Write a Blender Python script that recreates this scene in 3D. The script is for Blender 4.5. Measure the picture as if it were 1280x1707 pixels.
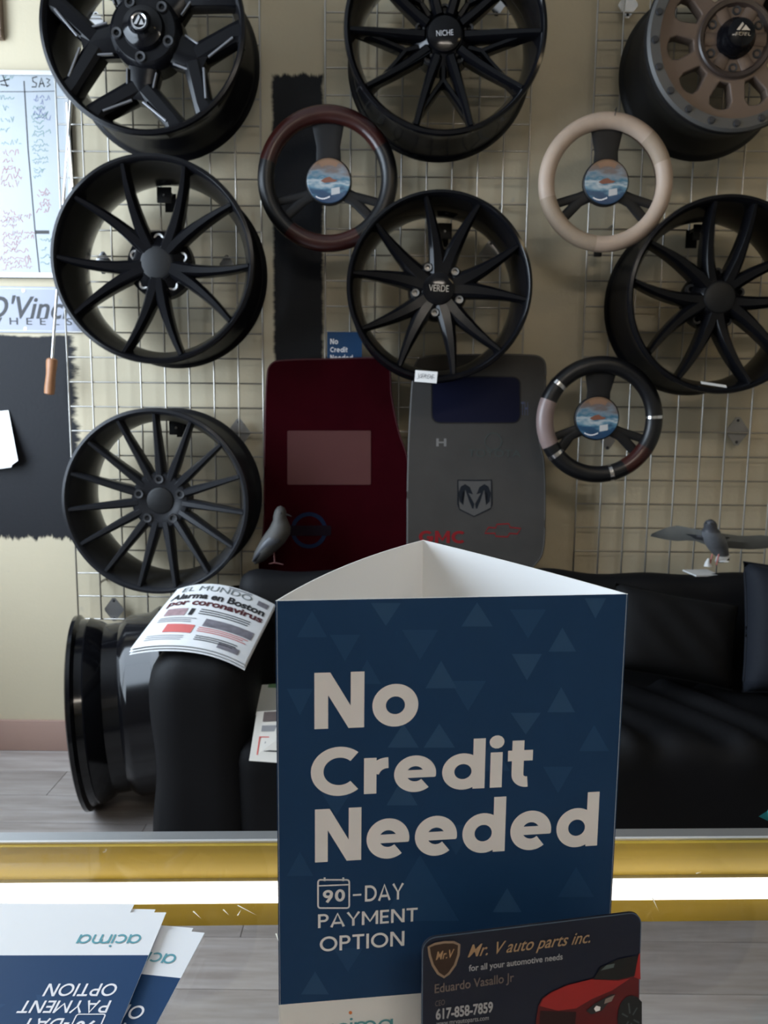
import bpy, bmesh, math, random
from mathutils import Vector, Matrix
random.seed(7)
PI = math.pi
S = bpy.context.scene
COL = S.collection
for o in list(bpy.data.objects): bpy.data.objects.remove(o)

# ------------------------------------------------------------------ camera
F, CX, CY = 1280.0, 640.0, 853.5
PITCH, ROLL = math.radians(7.6), math.radians(0.6)
CAM = Vector((0, 0, 1.13))
RM = (Matrix.Rotation(PI/2 - PITCH, 3, 'X') @ Matrix.Rotation(ROLL, 3, 'Z'))
cd = bpy.data.cameras.new('camera'); cam = bpy.data.objects.new('camera', cd); COL.objects.link(cam)
cam.matrix_world = Matrix.Translation(CAM) @ RM.to_4x4()
cd.sensor_fit = 'HORIZONTAL'; cd.sensor_width = 36.0; cd.lens = 36.0 * F / 1280.0
cd.clip_start = 0.01
cd.dof.use_dof = True; cd.dof.focus_distance = 0.46; cd.dof.aperture_fstop = 32
S.camera = cam
# ------------------------------------------------------------------ light
S.view_settings.view_transform = 'Standard'; S.view_settings.look = 'None'
S.view_settings.gamma = 1.0; S.view_settings.use_curve_mapping = False
S.view_settings.exposure = 0.2
wd = bpy.data.worlds.new('world'); S.world = wd; wd.use_nodes = True
bgn = wd.node_tree.nodes['Background']; bgn.inputs[0].default_value = (0.75, 0.87, 1.0, 1); bgn.inputs[1].default_value = 1.0
WALL_L, WALL_R, WALL_B, WALL_F, CEIL = -1.75, 2.7, 2.42, -1.7, 2.7
WIN = (0.45, 2.15, 0.70, 2.50)          # y0 y1 z0 z1 of the shop window in the left wall
def area(name, loc, direction, sx, sy, power, col):
    l = bpy.data.lights.new(name, 'AREA'); l.shape = 'RECTANGLE'; l.size = sx; l.size_y = sy
    l.energy = power; l.color = col
    o = bpy.data.objects.new(name, l); COL.objects.link(o); o.location = loc
    o.rotation_euler = Vector(direction).to_track_quat('-Z', 'Y').to_euler()
    return o
area('window_daylight', (WALL_L - 0.01, (WIN[0]+WIN[1])/2, (WIN[2]+WIN[3])/2), (1, 0, -0.12), 1.6, 1.7, 86, (0.72, 0.85, 1.0))

# ------------------------------------------------------------------ pixel helpers
def ray(u, v): return RM @ Vector(((u-CX)/F, -(v-CY)/F, -1.0))
def W(u, v, Y):
    d = ray(u, v); return CAM + d * ((Y - CAM.y)/d.y)
def WZ(u, v, z):
    d = ray(u, v); return CAM + d * ((z - CAM.z)/d.z)
FWD = RM @ Vector((0, 0, -1))
def mpp(u, v, Y): return (W(u, v, Y)-CAM).dot(FWD)/F      # metres per pixel there

# ------------------------------------------------------------------ materials
MATS = {}
def mat(name, col, rough=0.5, metal=0.0, emit=0.0, spec=0.5, bump=0.0, bscale=200.0, var=0.0, vscale=6.0, coat=0.0, sheen=0.0):
    if name in MATS: return MATS[name]
    m = bpy.data.materials.new(name); m.use_nodes = True; nt = m.node_tree; b = nt.nodes['Principled BSDF']
    b.inputs['Base Color'].default_value = (*col, 1); b.inputs['Roughness'].default_value = rough
    b.inputs['Metallic'].default_value = metal; b.inputs['Specular IOR Level'].default_value = spec
    b.inputs['Coat Weight'].default_value = coat
    if sheen: b.inputs['Sheen Weight'].default_value = sheen
    if emit:
        b.inputs['Emission Color'].default_value = (*col, 1); b.inputs['Emission Strength'].default_value = emit
    tc = nt.nodes.new('ShaderNodeTexCoord')
    if var:
        n = nt.nodes.new('ShaderNodeTexNoise'); n.inputs['Scale'].default_value = vscale; n.inputs['Detail'].default_value = 5
        nt.links.new(tc.outputs['Object'], n.inputs['Vector'])
        mx = nt.nodes.new('ShaderNodeMix'); mx.data_type = 'RGBA'
        mx.inputs[6].default_value = (*[c*(1-var) for c in col], 1); mx.inputs[7].default_value = (*[min(1, c*(1+var)) for c in col], 1)
        nt.links.new(n.outputs[0], mx.inputs[0]); nt.links.new(mx.outputs[2], b.inputs['Base Color'])
    if bump:
        n = nt.nodes.new('ShaderNodeTexNoise'); n.inputs['Scale'].default_value = bscale; n.inputs['Detail'].default_value = 3
        nt.links.new(tc.outputs['Object'], n.inputs['Vector'])
        bp = nt.nodes.new('ShaderNodeBump'); bp.inputs['Strength'].default_value = bump; bp.inputs['Distance'].default_value = 0.002
        nt.links.new(n.outputs[0], bp.inputs['Height']); nt.links.new(bp.outputs[0], b.inputs['Normal'])
    MATS[name] = m; return m
def glass_mat(name, tint=(1, 1, 1), ior=1.45):
    m = bpy.data.materials.new(name); m.use_nodes = True; nt = m.node_tree; nt.nodes.clear()
    out = nt.nodes.new('ShaderNodeOutputMaterial'); t = nt.nodes.new('ShaderNodeBsdfTransparent'); g = nt.nodes.new('ShaderNodeBsdfGlossy')
    geo = nt.nodes.new('ShaderNodeNewGeometry'); dt = nt.nodes.new('ShaderNodeVectorMath'); dt.operation = 'DOT_PRODUCT'
    nt.links.new(geo.outputs['Incoming'], dt.inputs[0]); nt.links.new(geo.outputs['Normal'], dt.inputs[1])
    def mth(op, a, b=None):
        n = nt.nodes.new('ShaderNodeMath'); n.operation = op; n.use_clamp = True
        for i, q in enumerate((a, b)):
            if q is None: continue
            if isinstance(q, (int, float)): n.inputs[i].default_value = q
            else: nt.links.new(q, n.inputs[i])
        return n.outputs[0]
    fr_ = mth('ADD', mth('MULTIPLY', mth('POWER', mth('SUBTRACT', 1.0, mth('ABSOLUTE', dt.outputs['Value'])), 5.0), 0.96), 0.04)   # Schlick reflectance of a thin pane
    mx = nt.nodes.new('ShaderNodeMixShader')
    t.inputs[0].default_value = (*tint, 1); g.inputs['Roughness'].default_value = 0.02
    nt.links.new(fr_, mx.inputs[0]); nt.links.new(t.outputs[0], mx.inputs[1]); nt.links.new(g.outputs[0], mx.inputs[2])
    nt.links.new(mx.outputs[0], out.inputs[0]); MATS[name] = m; return m
GLOSS = mat('gloss_black', (0.0035, 0.0035, 0.0045), 0.12, spec=0.30)
SATIN = mat('satin_black', (0.004, 0.004, 0.005), 0.24, spec=0.19)
GRAPH = mat('graphite', (0.016, 0.0165, 0.019), 0.30, metal=0.1, spec=0.22)
MATTE = mat('matte_black', (0.004, 0.004, 0.0045), 0.5, spec=0.3)
MILLED = mat('milled_grey', (0.18, 0.18, 0.19), 0.35, metal=0.6)
BRONZE = mat('matte_bronze', (0.125, 0.088, 0.068), 0.5, metal=0.3)
RINGGREY = mat('bead_ring_grey', (0.062, 0.060, 0.057), 0.5)
CHROME = mat('chrome', (0.75, 0.75, 0.77), 0.18, metal=1.0)
WIRE = mat('zinc_wire', (0.42, 0.40, 0.37), 0.32, metal=1.0)
STEEL = mat('dull_steel', (0.30, 0.29, 0.28), 0.4, metal=0.9)
ALU = mat('aluminium', (0.50, 0.51, 0.52), 0.38, metal=0.85, var=0.06)
WHITE = mat('white_card', (0.82, 0.82, 0.81), 0.6)
PRINTW = mat('print_white', (0.86, 0.84, 0.85), 0.55, spec=0.3)
NAVY = mat('print_navy', (0.010, 0.044, 0.118), 0.5, var=0.10, vscale=12, spec=0.22)
NAVY2 = mat('print_navy_light', (0.017, 0.060, 0.145), 0.5, spec=0.22)
NAVY3 = mat('print_navy_pale', (0.026, 0.076, 0.165), 0.5, spec=0.22)
TEAL = mat('print_teal', (0.10, 0.33, 0.38), 0.5)
GOLD = mat('print_gold', (0.42, 0.27, 0.15), 0.5)
CARDNAVY = mat('card_navy', (0.006, 0.010, 0.026), 0.35)
INK = mat('ink_black', (0.02, 0.02, 0.022), 0.6)
INKG = mat('ink_grey', (0.22, 0.22, 0.23), 0.7)
INKR = mat('ink_red', (0.55, 0.07, 0.06), 0.6)
NEWS = mat('newsprint', (0.66, 0.66, 0.66), 0.8, var=0.05, vscale=20)
YELLOW = mat('yellow_painted_wood', (0.46, 0.315, 0.035), 0.45, var=0.08, vscale=5)
GLASS = glass_mat('clear_glass', (0.985, 0.98, 0.97))

# ------------------------------------------------------------------ object helpers
def link(name, me, m=None, parent=None):
    o = bpy.data.objects.new(name, me); COL.objects.link(o)
    if m is not None and me is not None and not me.materials:
        for q in (m if isinstance(m, (list, tuple)) else [m]): me.materials.append(q)
    if parent is not None: o.parent = parent
    return o
def fin(bm, name, smooth=None, norm=True):
    if norm: bmesh.ops.recalc_face_normals(bm, faces=bm.faces)
    me = bpy.data.meshes.new(name); bm.to_mesh(me); bm.free()
    if smooth is not None:
        me.shade_smooth(); me.set_sharp_from_angle(angle=math.radians(smooth))
    return me
def obj(name, bm, m, parent=None, smooth=40, norm=True): return link(name, fin(bm, name, smooth, norm), m, parent)
def thing(name, label, cat, loc=(0, 0, 0), rz=0, group=None):
    o = bpy.data.objects.new(name, None); COL.objects.link(o); o.location = loc; o.rotation_euler = (0, 0, rz)
    o.empty_display_size = 0.05
    return tag(o, label, cat, group)
def tag(o, label, cat, group=None):
    o['label'] = label; o['category'] = cat
    if group: o['group'] = group
    return o
def struct(o, label=None):
    o['kind'] = 'structure'
    if label: o['label'] = label
    return o
def rebase(o, z=True):
    """move a one-mesh thing's origin to its base"""
    me = o.data; xs = [v.co for v in me.vertices]
    c = Vector(((min(p.x for p in xs)+max(p.x for p in xs))/2, (min(p.y for p in xs)+max(p.y for p in xs))/2, min(p.z for p in xs)))
    me.transform(Matrix.Translation(-c)); o.location = o.location + c
    return o
def abox(bm, x0, x1, y0, y1, z0, z1, bev=0.0):
    r = bmesh.ops.create_cube(bm, size=1.0, matrix=Matrix.Translation(((x0+x1)/2, (y0+y1)/2, (z0+z1)/2)) @ Matrix.Diagonal((x1-x0, y1-y0, z1-z0, 1)))
    if bev:
        es = list({e for v in r['verts'] for e in v.link_edges})
        bmesh.ops.bevel(bm, geom=es, offset=bev, segments=2, profile=0.5, affect='EDGES')
    return r['verts']
def box(*a, **k):
    bm = bmesh.new(); abox(bm, *a, **k); return bm
def lathe(prof, n=72, closed=False, bm=None, axis_y=True):
    """prof: list of (r, y); revolve about local Y"""
    bm = bm or bmesh.new(); rings = []
    for r, y in prof:
        if r < 1e-6: rings.append([bm.verts.new((0, y, 0))])
        else: rings.append([bm.verts.new((r*math.cos(2*PI*i/n), y, r*math.sin(2*PI*i/n))) for i in range(n)])
    prs = list(zip(rings, rings[1:])) + ([(rings[-1], rings[0])] if closed else [])
    for a, b in prs:
        for i in range(n):
            j = (i+1) % n
            if len(a) == 1 and len(b) == 1: continue
            if len(a) == 1: bm.faces.new((a[0], b[j], b[i]))
            elif len(b) == 1: bm.faces.new((a[i], a[j], b[0]))
            else: bm.faces.new((a[i], a[j], b[j], b[i]))
    return bm
def tube(pts, r, n=8, bm=None, closed=False):
    bm = bm or bmesh.new(); rings = []; P = [Vector(p) for p in pts]; N = len(P)
    up = Vector((0, 0, 1))
    for i, p in enumerate(P):
        if closed: t = (P[(i+1) % N]-P[i-1]).normalized()
        else: t = (P[min(i+1, N-1)]-P[max(i-1, 0)]).normalized()
        a = t.cross(up)
        if a.length < 1e-3: a = t.cross(Vector((1, 0, 0)))
        a.normalize(); b = t.cross(a).normalized()
        rr = r[i] if isinstance(r, (list, tuple)) else r
        rings.append([bm.verts.new(p + (a*math.cos(2*PI*k/n)+b*math.sin(2*PI*k/n))*rr) for k in range(n)])
    for i in range(N if closed else N-1):
        A, B = rings[i], rings[(i+1) % N]
        for k in range(n): bm.faces.new((A[k], A[(k+1) % n], B[(k+1) % n], B[k]))
    if not closed: bm.faces.new(rings[0][::-1]); bm.faces.new(rings[-1])
    return bm
def bar(path, bm=None):
    """spoke in the wheel's plane. path: (x, z, yfront, halfwidth, thickness); chamfered section"""
    bm = bm or bmesh.new(); rings = []; N = len(path)
    for i, (x, z, y, hw, th) in enumerate(path):
        a, b = path[max(i-1, 0)], path[min(i+1, N-1)]
        t = Vector((b[0]-a[0], b[1]-a[1])).normalized(); nx, nz = -t.y, t.x
        sec = [(-0.45, 0), (0.45, 0), (0.85, 0.16), (1, 0.4), (0.9, 1), (-0.9, 1), (-1, 0.4), (-0.85, 0.16)]
        rings.append([bm.verts.new((x+nx*hw*s, y+th*d, z+nz*hw*s)) for s, d in sec])
    k = len(rings[0])
    for A, B in zip(rings, rings[1:]):
        for q in range(k): bm.faces.new((A[q], A[(q+1) % k], B[(q+1) % k], B[q]))
    bm.faces.new(rings[0][::-1]); bm.faces.new(rings[-1])
    return bm
def pol(r, deg): return (r*math.cos(math.radians(deg)), r*math.sin(math.radians(deg)))
def poly_mesh(name, loops, ext=0.0, bev=0.0):
    """filled 2D outline with holes in local XZ (front = -Y)"""
    cu = bpy.data.curves.new(name, 'CURVE'); cu.dimensions = '2D'; cu.fill_mode = 'BOTH'; cu.extrude = ext; cu.bevel_depth = bev
    for lp in loops:
        sp = cu.splines.new('POLY'); sp.points.add(len(lp)-1); sp.use_cyclic_u = True
        for p, q in zip(sp.points, lp): p.co = (q[0], q[1], 0, 1)
    o = bpy.data.objects.new(name, cu); me = bpy.data.meshes.new_from_object(o)
    bpy.data.objects.remove(o); bpy.data.curves.remove(cu); me.name = name; me.materials.clear()
    me.transform(Matrix.Rotation(PI/2, 4, 'X')); return me
def text_mesh(s, size=1.0, bold=0.0, shear=0.0, align='LEFT', spacing=1.0):
    cu = bpy.data.curves.new('text', 'FONT'); cu.body = s; cu.size = size; cu.offset = bold; cu.shear = shear
    cu.align_x = align; cu.space_character = spacing; cu.resolution_u = 4; cu.fill_mode = 'FRONT'
    o = bpy.data.objects.new('text', cu); me = bpy.data.meshes.new_from_object(o)
    bpy.data.objects.remove(o); bpy.data.curves.remove(cu); me.materials.clear()
    me.transform(Matrix.Rotation(PI/2, 4, 'X')); return me      # lies in XZ
def bounds(me):
    xs = [v.co.x for v in me.vertices]; zs = [v.co.z for v in me.vertices]
    return min(xs), max(xs), min(zs), max(zs)
def fit(me, x0, x1, z0, z1, y=0.0):
    """stretch a flat XZ mesh into a box"""
    a, b, c, d = bounds(me)
    for v in me.vertices:
        v.co = Vector((x0+(v.co.x-a)/max(b-a, 1e-9)*(x1-x0), y+v.co.y, z0+(v.co.z-c)/max(d-c, 1e-9)*(z1-z0)))
    return me
def flat_polys(name, polys, y=0.0):
    bm = bmesh.new()
    for pl in polys:
        bm.faces.new([bm.verts.new((p[0], y, p[1])) for p in pl])
    return fin(bm, name)
def ribbon(bm, pts, w, closed=False, y=0.0):
    N = len(pts); A = []; B = []
    for i, p in enumerate(pts):
        if closed: a, b = pts[i-1], pts[(i+1) % N]
        else: a, b = pts[max(i-1, 0)], pts[min(i+1, N-1)]
        t = Vector((b[0]-a[0], b[1]-a[1]));  t = t.normalized() if t.length > 1e-9 else Vector((1, 0))
        n = Vector((-t.y, t.x))*w/2
        A.append(bm.verts.new((p[0]+n.x, y, p[1]+n.y))); B.append(bm.verts.new((p[0]-n.x, y, p[1]-n.y)))
    for i in range(N if closed else N-1):
        j = (i+1) % N; bm.faces.new((A[i], B[i], B[j], A[j]))
# geometric bold lettering (cap height 1)
def arc(cx, cy, r, a0, a1, n=28): return [(cx+r*math.cos(math.radians(a0+(a1-a0)*i/n)), cy+r*math.sin(math.radians(a0+(a1-a0)*i/n))) for i in range(n+1)]
def glyph(ch, w):
    h = w/2; xr = 0.385; ro = xr-h            # bowl
    if ch == 'N': return 0.82, [[(h, 0), (h, 1)], [(0.82-h, 0), (0.82-h, 1)], 'D']
    if ch == 'o': return 0.78, [arc(0.39, 0.375, ro, 0, 360, 40)]
    if ch == 'C': return 0.84, [arc(0.50, 0.5, 0.51-h, 48, 312, 40)]
    if ch == 'c': return 0.66, [arc(0.39, 0.375, ro, 45, 315, 34)]
    if ch == 'r': return 0.44, [[(h, 0), (h, 0.75)], arc(0.43, 0.36, 0.39-h, 88, 165, 10)]
    if ch == 'e': return 0.78, [arc(0.39, 0.375, ro, -12, 312, 38), [(h, 0.375), (0.755, 0.375)]]
    if ch == 'd': return 0.80, [arc(0.39, 0.375, ro, 0, 360, 40), [(0.80-h, 0), (0.80-h, 1.06)]]
    if ch == 'a': return 0.80, [arc(0.39, 0.375, ro, 0, 360, 40), [(0.80-h, 0), (0.80-h, 0.76)]]
    if ch == 'i': return w, [[(h, 0), (h, 0.75)], arc(h, 0.97, h*0.62, 0, 360, 14)]
    if ch == 't': return 0.46, [[(0.19, 0.98), (0.19, 0.5)]+arc(0.19+0.165, 0.26, 0.165, 180, 280, 9), [(0.0, 0.66), (0.47, 0.66)]]
    E = [(h, 0), (h, 1)]
    if ch == 'A': return 0.86, [[(h*0.8, 0), (0.43, 1-h*0.3), (0.86-h*0.8, 0)], [(0.22, 0.28), (0.64, 0.28)]]
    if ch == 'D': return 0.80, [E, [(h, 1-h), (0.32, 1-h)]+arc(0.32, 0.5, 0.5-h, 90, -90, 20)+[(h, h)]]
    if ch == 'E': return 0.56, [E, [(0, 1-h), (0.54, 1-h)], [(0, 0.5), (0.50, 0.5)], [(0, h), (0.54, h)]]
    if ch == 'F': return 0.54, [E, [(0, 1-h), (0.54, 1-h)], [(0, 0.5), (0.50, 0.5)]]
    if ch == 'G': return 0.92, [arc(0.48, 0.5, 0.5-h, 45, 345, 34), [(0.5, 0.45), (0.93, 0.45)]]
    if ch == 'H': return 0.76, [E, [(0.76-h, 0), (0.76-h, 1)], [(0, 0.5), (0.76, 0.5)]]
    if ch == 'I': return w, [E]
    if ch == 'M': return 0.98, [E, [(0.98-h, 0), (0.98-h, 1)], [(h*0.9, 1-h*0.4), (0.49, 0.25), (0.98-h*0.9, 1-h*0.4)]]
    if ch == 'O': return 1.0, [arc(0.5, 0.5, 0.5-h, 0, 360, 44)]
    if ch == 'P': return 0.62, [E, [(h, 1-h), (0.34, 1-h)]+arc(0.34, 0.71, 0.29-h, 90, -90, 16)+[(h, 0.42+h)]]
    if ch == 'T': return 0.68, [[(0.34, 0), (0.34, 1)], [(0, 1-h), (0.68, 1-h)]]
    if ch == 'Y': return 0.80, [[(h*0.8, 1), (0.40, 0.46), (0.80-h*0.8, 1)], [(0.40, 0), (0.40, 0.5)]]
    if ch == '-': return 0.36, [[(0, 0.40), (0.36, 0.40)]]
    if ch == '0': return 0.66, [[(0.33+(0.33-h)*math.cos(q*PI/18), 0.5+(0.5-h)*math.sin(q*PI/18)) for q in range(37)]]
    if ch == '9': return 0.66, [arc(0.33, 0.67, 0.33-h, 0, 360, 30), [(0.66-h, 0.67), (0.60-h*0.6, 0.45), (0.26, 0.0)]]
    if ch == 'm': return 1.16, [[(h, 0), (h, 0.75)], arc(0.345, 0.43, 0.345-h, 180, 0, 14)+[(0.69-h, 0)], arc(0.815, 0.43, 0.345-h, 180, 0, 14)+[(1.16-h, 0)]]
def lettering(s, w=0.21, gap=0.10):
    bm = bmesh.new(); x = 0
    ny = 0
    for ch in s:
        adv, st = glyph(ch, w)
        for p in st:
            ny = (ny+1) % 4; yy = -0.00002*ny
            if p == 'D':
                q = [(x, 1), (x+w*1.15, 1), (x+adv, 0), (x+adv-w*1.15, 0)]
                bm.faces.new([bm.verts.new((a, yy, b)) for a, b in q])
            else:
                cl = len(p) > 12 and abs(p[0][0]-p[-1][0]) < 1e-6 and abs(p[0][1]-p[-1][1]) < 1e-6
                ww = w if ch != 'i' or len(p) == 2 else w*0.62
                if ch == 'e' and len(p) == 2: ww = w*0.72
                ribbon(bm, [(x+a, b) for a, b in (p[:-1] if cl else p)], ww, cl, yy)
        x += adv+gap
    return fin(bm, 'lettering')
def put(me, M): me.transform(M); return me
def flip_check(me):                           # all flat print faces look to -Y
    for p in me.polygons:
        if p.normal.y > 0: p.flip()
    return me
def rrect(x0, x1, z0, z1, r, n=6):
    out = []
    for cx, cz, a in ((x1-r, z1-r, 0), (x0+r, z1-r, 90), (x0+r, z0+r, 180), (x1-r, z0+r, 270)):
        out += arc(cx, cz, r, a, a+90, n)
    return out
def rbox(sx, sy, sz, r, nx=14, ny=14, nz=10, disp=None):
    """rounded box centred at origin; disp(p, n)->offset along the normal"""
    bm = bmesh.new(); seen = {}
    hx, hy, hz = sx/2, sy/2, sz/2
    def vert(i, j, k):
        key = (i, j, k)
        if key in seen: return seen[key]
        p = Vector((-hx+sx*i/nx, -hy+sy*j/ny, -hz+sz*k/nz))
        c = Vector((max(-hx+r, min(hx-r, p.x)), max(-hy+r, min(hy-r, p.y)), max(-hz+r, min(hz-r, p.z))))
        d = p-c; n = d.normalized() if d.length > 1e-9 else Vector((0, 0, 1))
        q = c+n*r if d.length > 1e-9 else p
        if disp: q = q+n*disp(q, n)
        seen[key] = bm.verts.new(q); return seen[key]
    for k in (0, nz):
        for i in range(nx):
            for j in range(ny): bm.faces.new([vert(i, j, k), vert(i+1, j, k), vert(i+1, j+1, k), vert(i, j+1, k)])
    for i in (0, nx):
        for j in range(ny):
            for k in range(nz): bm.faces.new([vert(i, j, k), vert(i, j+1, k), vert(i, j+1, k+1), vert(i, j, k+1)])
    for j in (0, ny):
        for i in range(nx):
            for k in range(nz): bm.faces.new([vert(i, j, k), vert(i+1, j, k), vert(i+1, j, k+1), vert(i, j, k+1)])
    return bm

# ================================================================== THE ROOM
# back wall: cream paint with two ragged black-painted patches
def wall_material():
    m = bpy.data.materials.new('cream_wall_paint'); m.use_nodes = True; nt = m.node_tree; b = nt.nodes['Principled BSDF']; L = nt.links
    tc = nt.nodes.new('ShaderNodeTexCoord'); sp = nt.nodes.new('ShaderNodeSeparateXYZ'); L.new(tc.outputs['Object'], sp.inputs[0])
    def math_(op, a, bb=None):
        n = nt.nodes.new('ShaderNodeMath'); n.operation = op
        for i, q in enumerate((a, bb)):
            if q is None: continue
            if isinstance(q, (int, float)): n.inputs[i].default_value = q
            else: L.new(q, n.inputs[i])
        return n.outputs[0]
    def noise(scale, sx=1, sz=1):
        mp = nt.nodes.new('ShaderNodeMapping'); mp.inputs['Scale'].default_value = (sx, 1, sz); L.new(tc.outputs['Object'], mp.inputs[0])
        n = nt.nodes.new('ShaderNodeTexNoise'); n.inputs['Scale'].default_value = scale; n.inputs['Detail'].default_value = 6; n.inputs['Roughness'].default_value = 0.7
        L.new(mp.outputs[0], n.inputs['Vector']); return math_('SUBTRACT', n.outputs[0], 0.5)
    def edge(coord, at, sign, nz, amp, soft):
        d = math_('MULTIPLY', math_('SUBTRACT', at, coord), sign)          # >0 inside
        d = math_('ADD', d, math_('MULTIPLY', nz, amp))
        q = nt.nodes.new('ShaderNodeMapRange'); q.interpolation_type = 'SMOOTHSTEP'
        q.inputs[1].default_value = -soft; q.inputs[2].default_value = soft; L.new(d, q.inputs[0]); return q.outputs[0]
    X, Z = sp.outputs[0], sp.outputs[2]
    nb, ns, nv = noise(9), noise(9, 1, 4), noise(11, 5, 1)
    y = WALL_B
    pa = math_('MULTIPLY', edge(X, W(131, 740, y).x, 1, ns, 0.09, 0.012), math_('MULTIPLY', edge(Z, W(60, 560, y).z, 1, nb, 0.03, 0.004), edge(Z, W(60, 897, y).z, -1, nv, 0.07, 0.006)))
    st = math_('MULTIPLY', math_('MULTIPLY', edge(X, W(538, 350, y).x, 1, ns, 0.022, 0.006), edge(X, W(455, 350, y).x, -1, ns, 0.022, 0.006)),
               math_('MULTIPLY', edge(Z, W(495, 124, y).z, 1, nv, 0.05, 0.006), edge(Z, W(495, 760, y).z, -1, nb, 0.03, 0.01)))
    mask = math_('MAXIMUM', pa, st)
    # scuffs
    sc = nt.nodes.new('ShaderNodeTexNoise'); sc.inputs['Scale'].default_value = 14; sc.inputs['Detail'].default_value = 8; L.new(tc.outputs['Object'], sc.inputs['Vector'])
    rmp = nt.nodes.new('ShaderNodeMapRange'); rmp.inputs[1].default_value = 0.70; rmp.inputs[2].default_value = 0.76; L.new(sc.outputs[0], rmp.inputs[0])
    big = nt.nodes.new('ShaderNodeTexNoise'); big.inputs['Scale'].default_value = 1.6; big.inputs['Detail'].default_value = 3; L.new(tc.outputs['Object'], big.inputs['Vector'])
    c1 = nt.nodes.new('ShaderNodeMix'); c1.data_type = 'RGBA'; c1.inputs[6].default_value = (0.47, 0.405, 0.285, 1); c1.inputs[7].default_value = (0.54, 0.475, 0.345, 1); L.new(big.outputs[0], c1.inputs[0])
    c2 = nt.nodes.new('ShaderNodeMix'); c2.data_type = 'RGBA'; c2.inputs[7].default_value = (0.36, 0.33, 0.28, 1); L.new(c1.outputs[2], c2.inputs[6]); L.new(math_('MULTIPLY', rmp.outputs[0], 0.6), c2.inputs[0])
    c3 = nt.nodes.new('ShaderNodeMix'); c3.data_type = 'RGBA'; c3.inputs[7].default_value = (0.008, 0.0085, 0.011, 1); L.new(c2.outputs[2], c3.inputs[6]); L.new(mask, c3.inputs[0])
    L.new(c3.outputs[2], b.inputs['Base Color']); b.inputs['Roughness'].default_value = 0.65; b.inputs['Specular IOR Level'].default_value = 0.25
    fine = nt.nodes.new('ShaderNodeTexNoise'); fine.inputs['Scale'].default_value = 90; L.new(tc.outputs['Object'], fine.inputs['Vector'])
    bp = nt.nodes.new('ShaderNodeBump'); bp.inputs['Strength'].default_value = 0.15; bp.inputs['Distance'].default_value = 0.004
    L.new(fine.outputs[0], bp.inputs['Height']); L.new(bp.outputs[0], b.inputs['Normal'])
    return m
PAINT = mat('room_paint', (0.40, 0.37, 0.31), 0.7, bump=0.1, bscale=60)
CEILM = mat('ceiling_paint', (0.42, 0.41, 0.39), 0.8, bump=0.1, bscale=60)
struct(obj('wall_back', box(WALL_L-0.1, WALL_R+0.1, WALL_B, WALL_B+0.1, 0, CEIL), wall_material()))
struct(obj('wall_right', box(WALL_R, WALL_R+0.1, WALL_F, WALL_B, 0, CEIL), PAINT))
struct(obj('wall_front', box(WALL_L-0.1, WALL_R+0.1, WALL_F-0.1, WALL_F, 0, CEIL), PAINT))
bm = bmesh.new(); y0, y1, z0, z1 = WIN
abox(bm, WALL_L-0.1, WALL_L, WALL_F, y0, 0, CEIL); abox(bm, WALL_L-0.1, WALL_L, y1, WALL_B, 0, CEIL)
abox(bm, WALL_L-0.1, WALL_L, y0, y1, 0, z0); abox(bm, WALL_L-0.1, WALL_L, y0, y1, z1, CEIL)
struct(obj('wall_left', bm, PAINT))
struct(obj('ceiling', box(WALL_L-0.1, WALL_R+0.1, WALL_F-0.1, WALL_B+0.1, CEIL, CEIL+0.1), CEILM))
wn = struct(thing('window_1', 'aluminium shop window in the side wall', 'window', (WALL_L-0.05, (y0+y1)/2, z0)))
del wn['category']
h = z1-z0; w = (y1-y0)/2
for a, b, c, d in ((-w, w, 0, 0.04), (-w, w, h-0.04, h), (-w, -w+0.04, 0.04, h-0.04), (w-0.04, w, 0.04, h-0.04), (-0.02, 0.02, 0.04, h-0.04)):
    obj('window_frame', box(-0.03, 0.03, a, b, c, d), ALU, wn)
for s in (-1, 1):
    a, b = sorted((s*0.02, s*(w-0.04)))
    obj('pane', box(-0.004, 0.004, a, b, 0.04, h-0.04), GLASS, wn)

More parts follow.
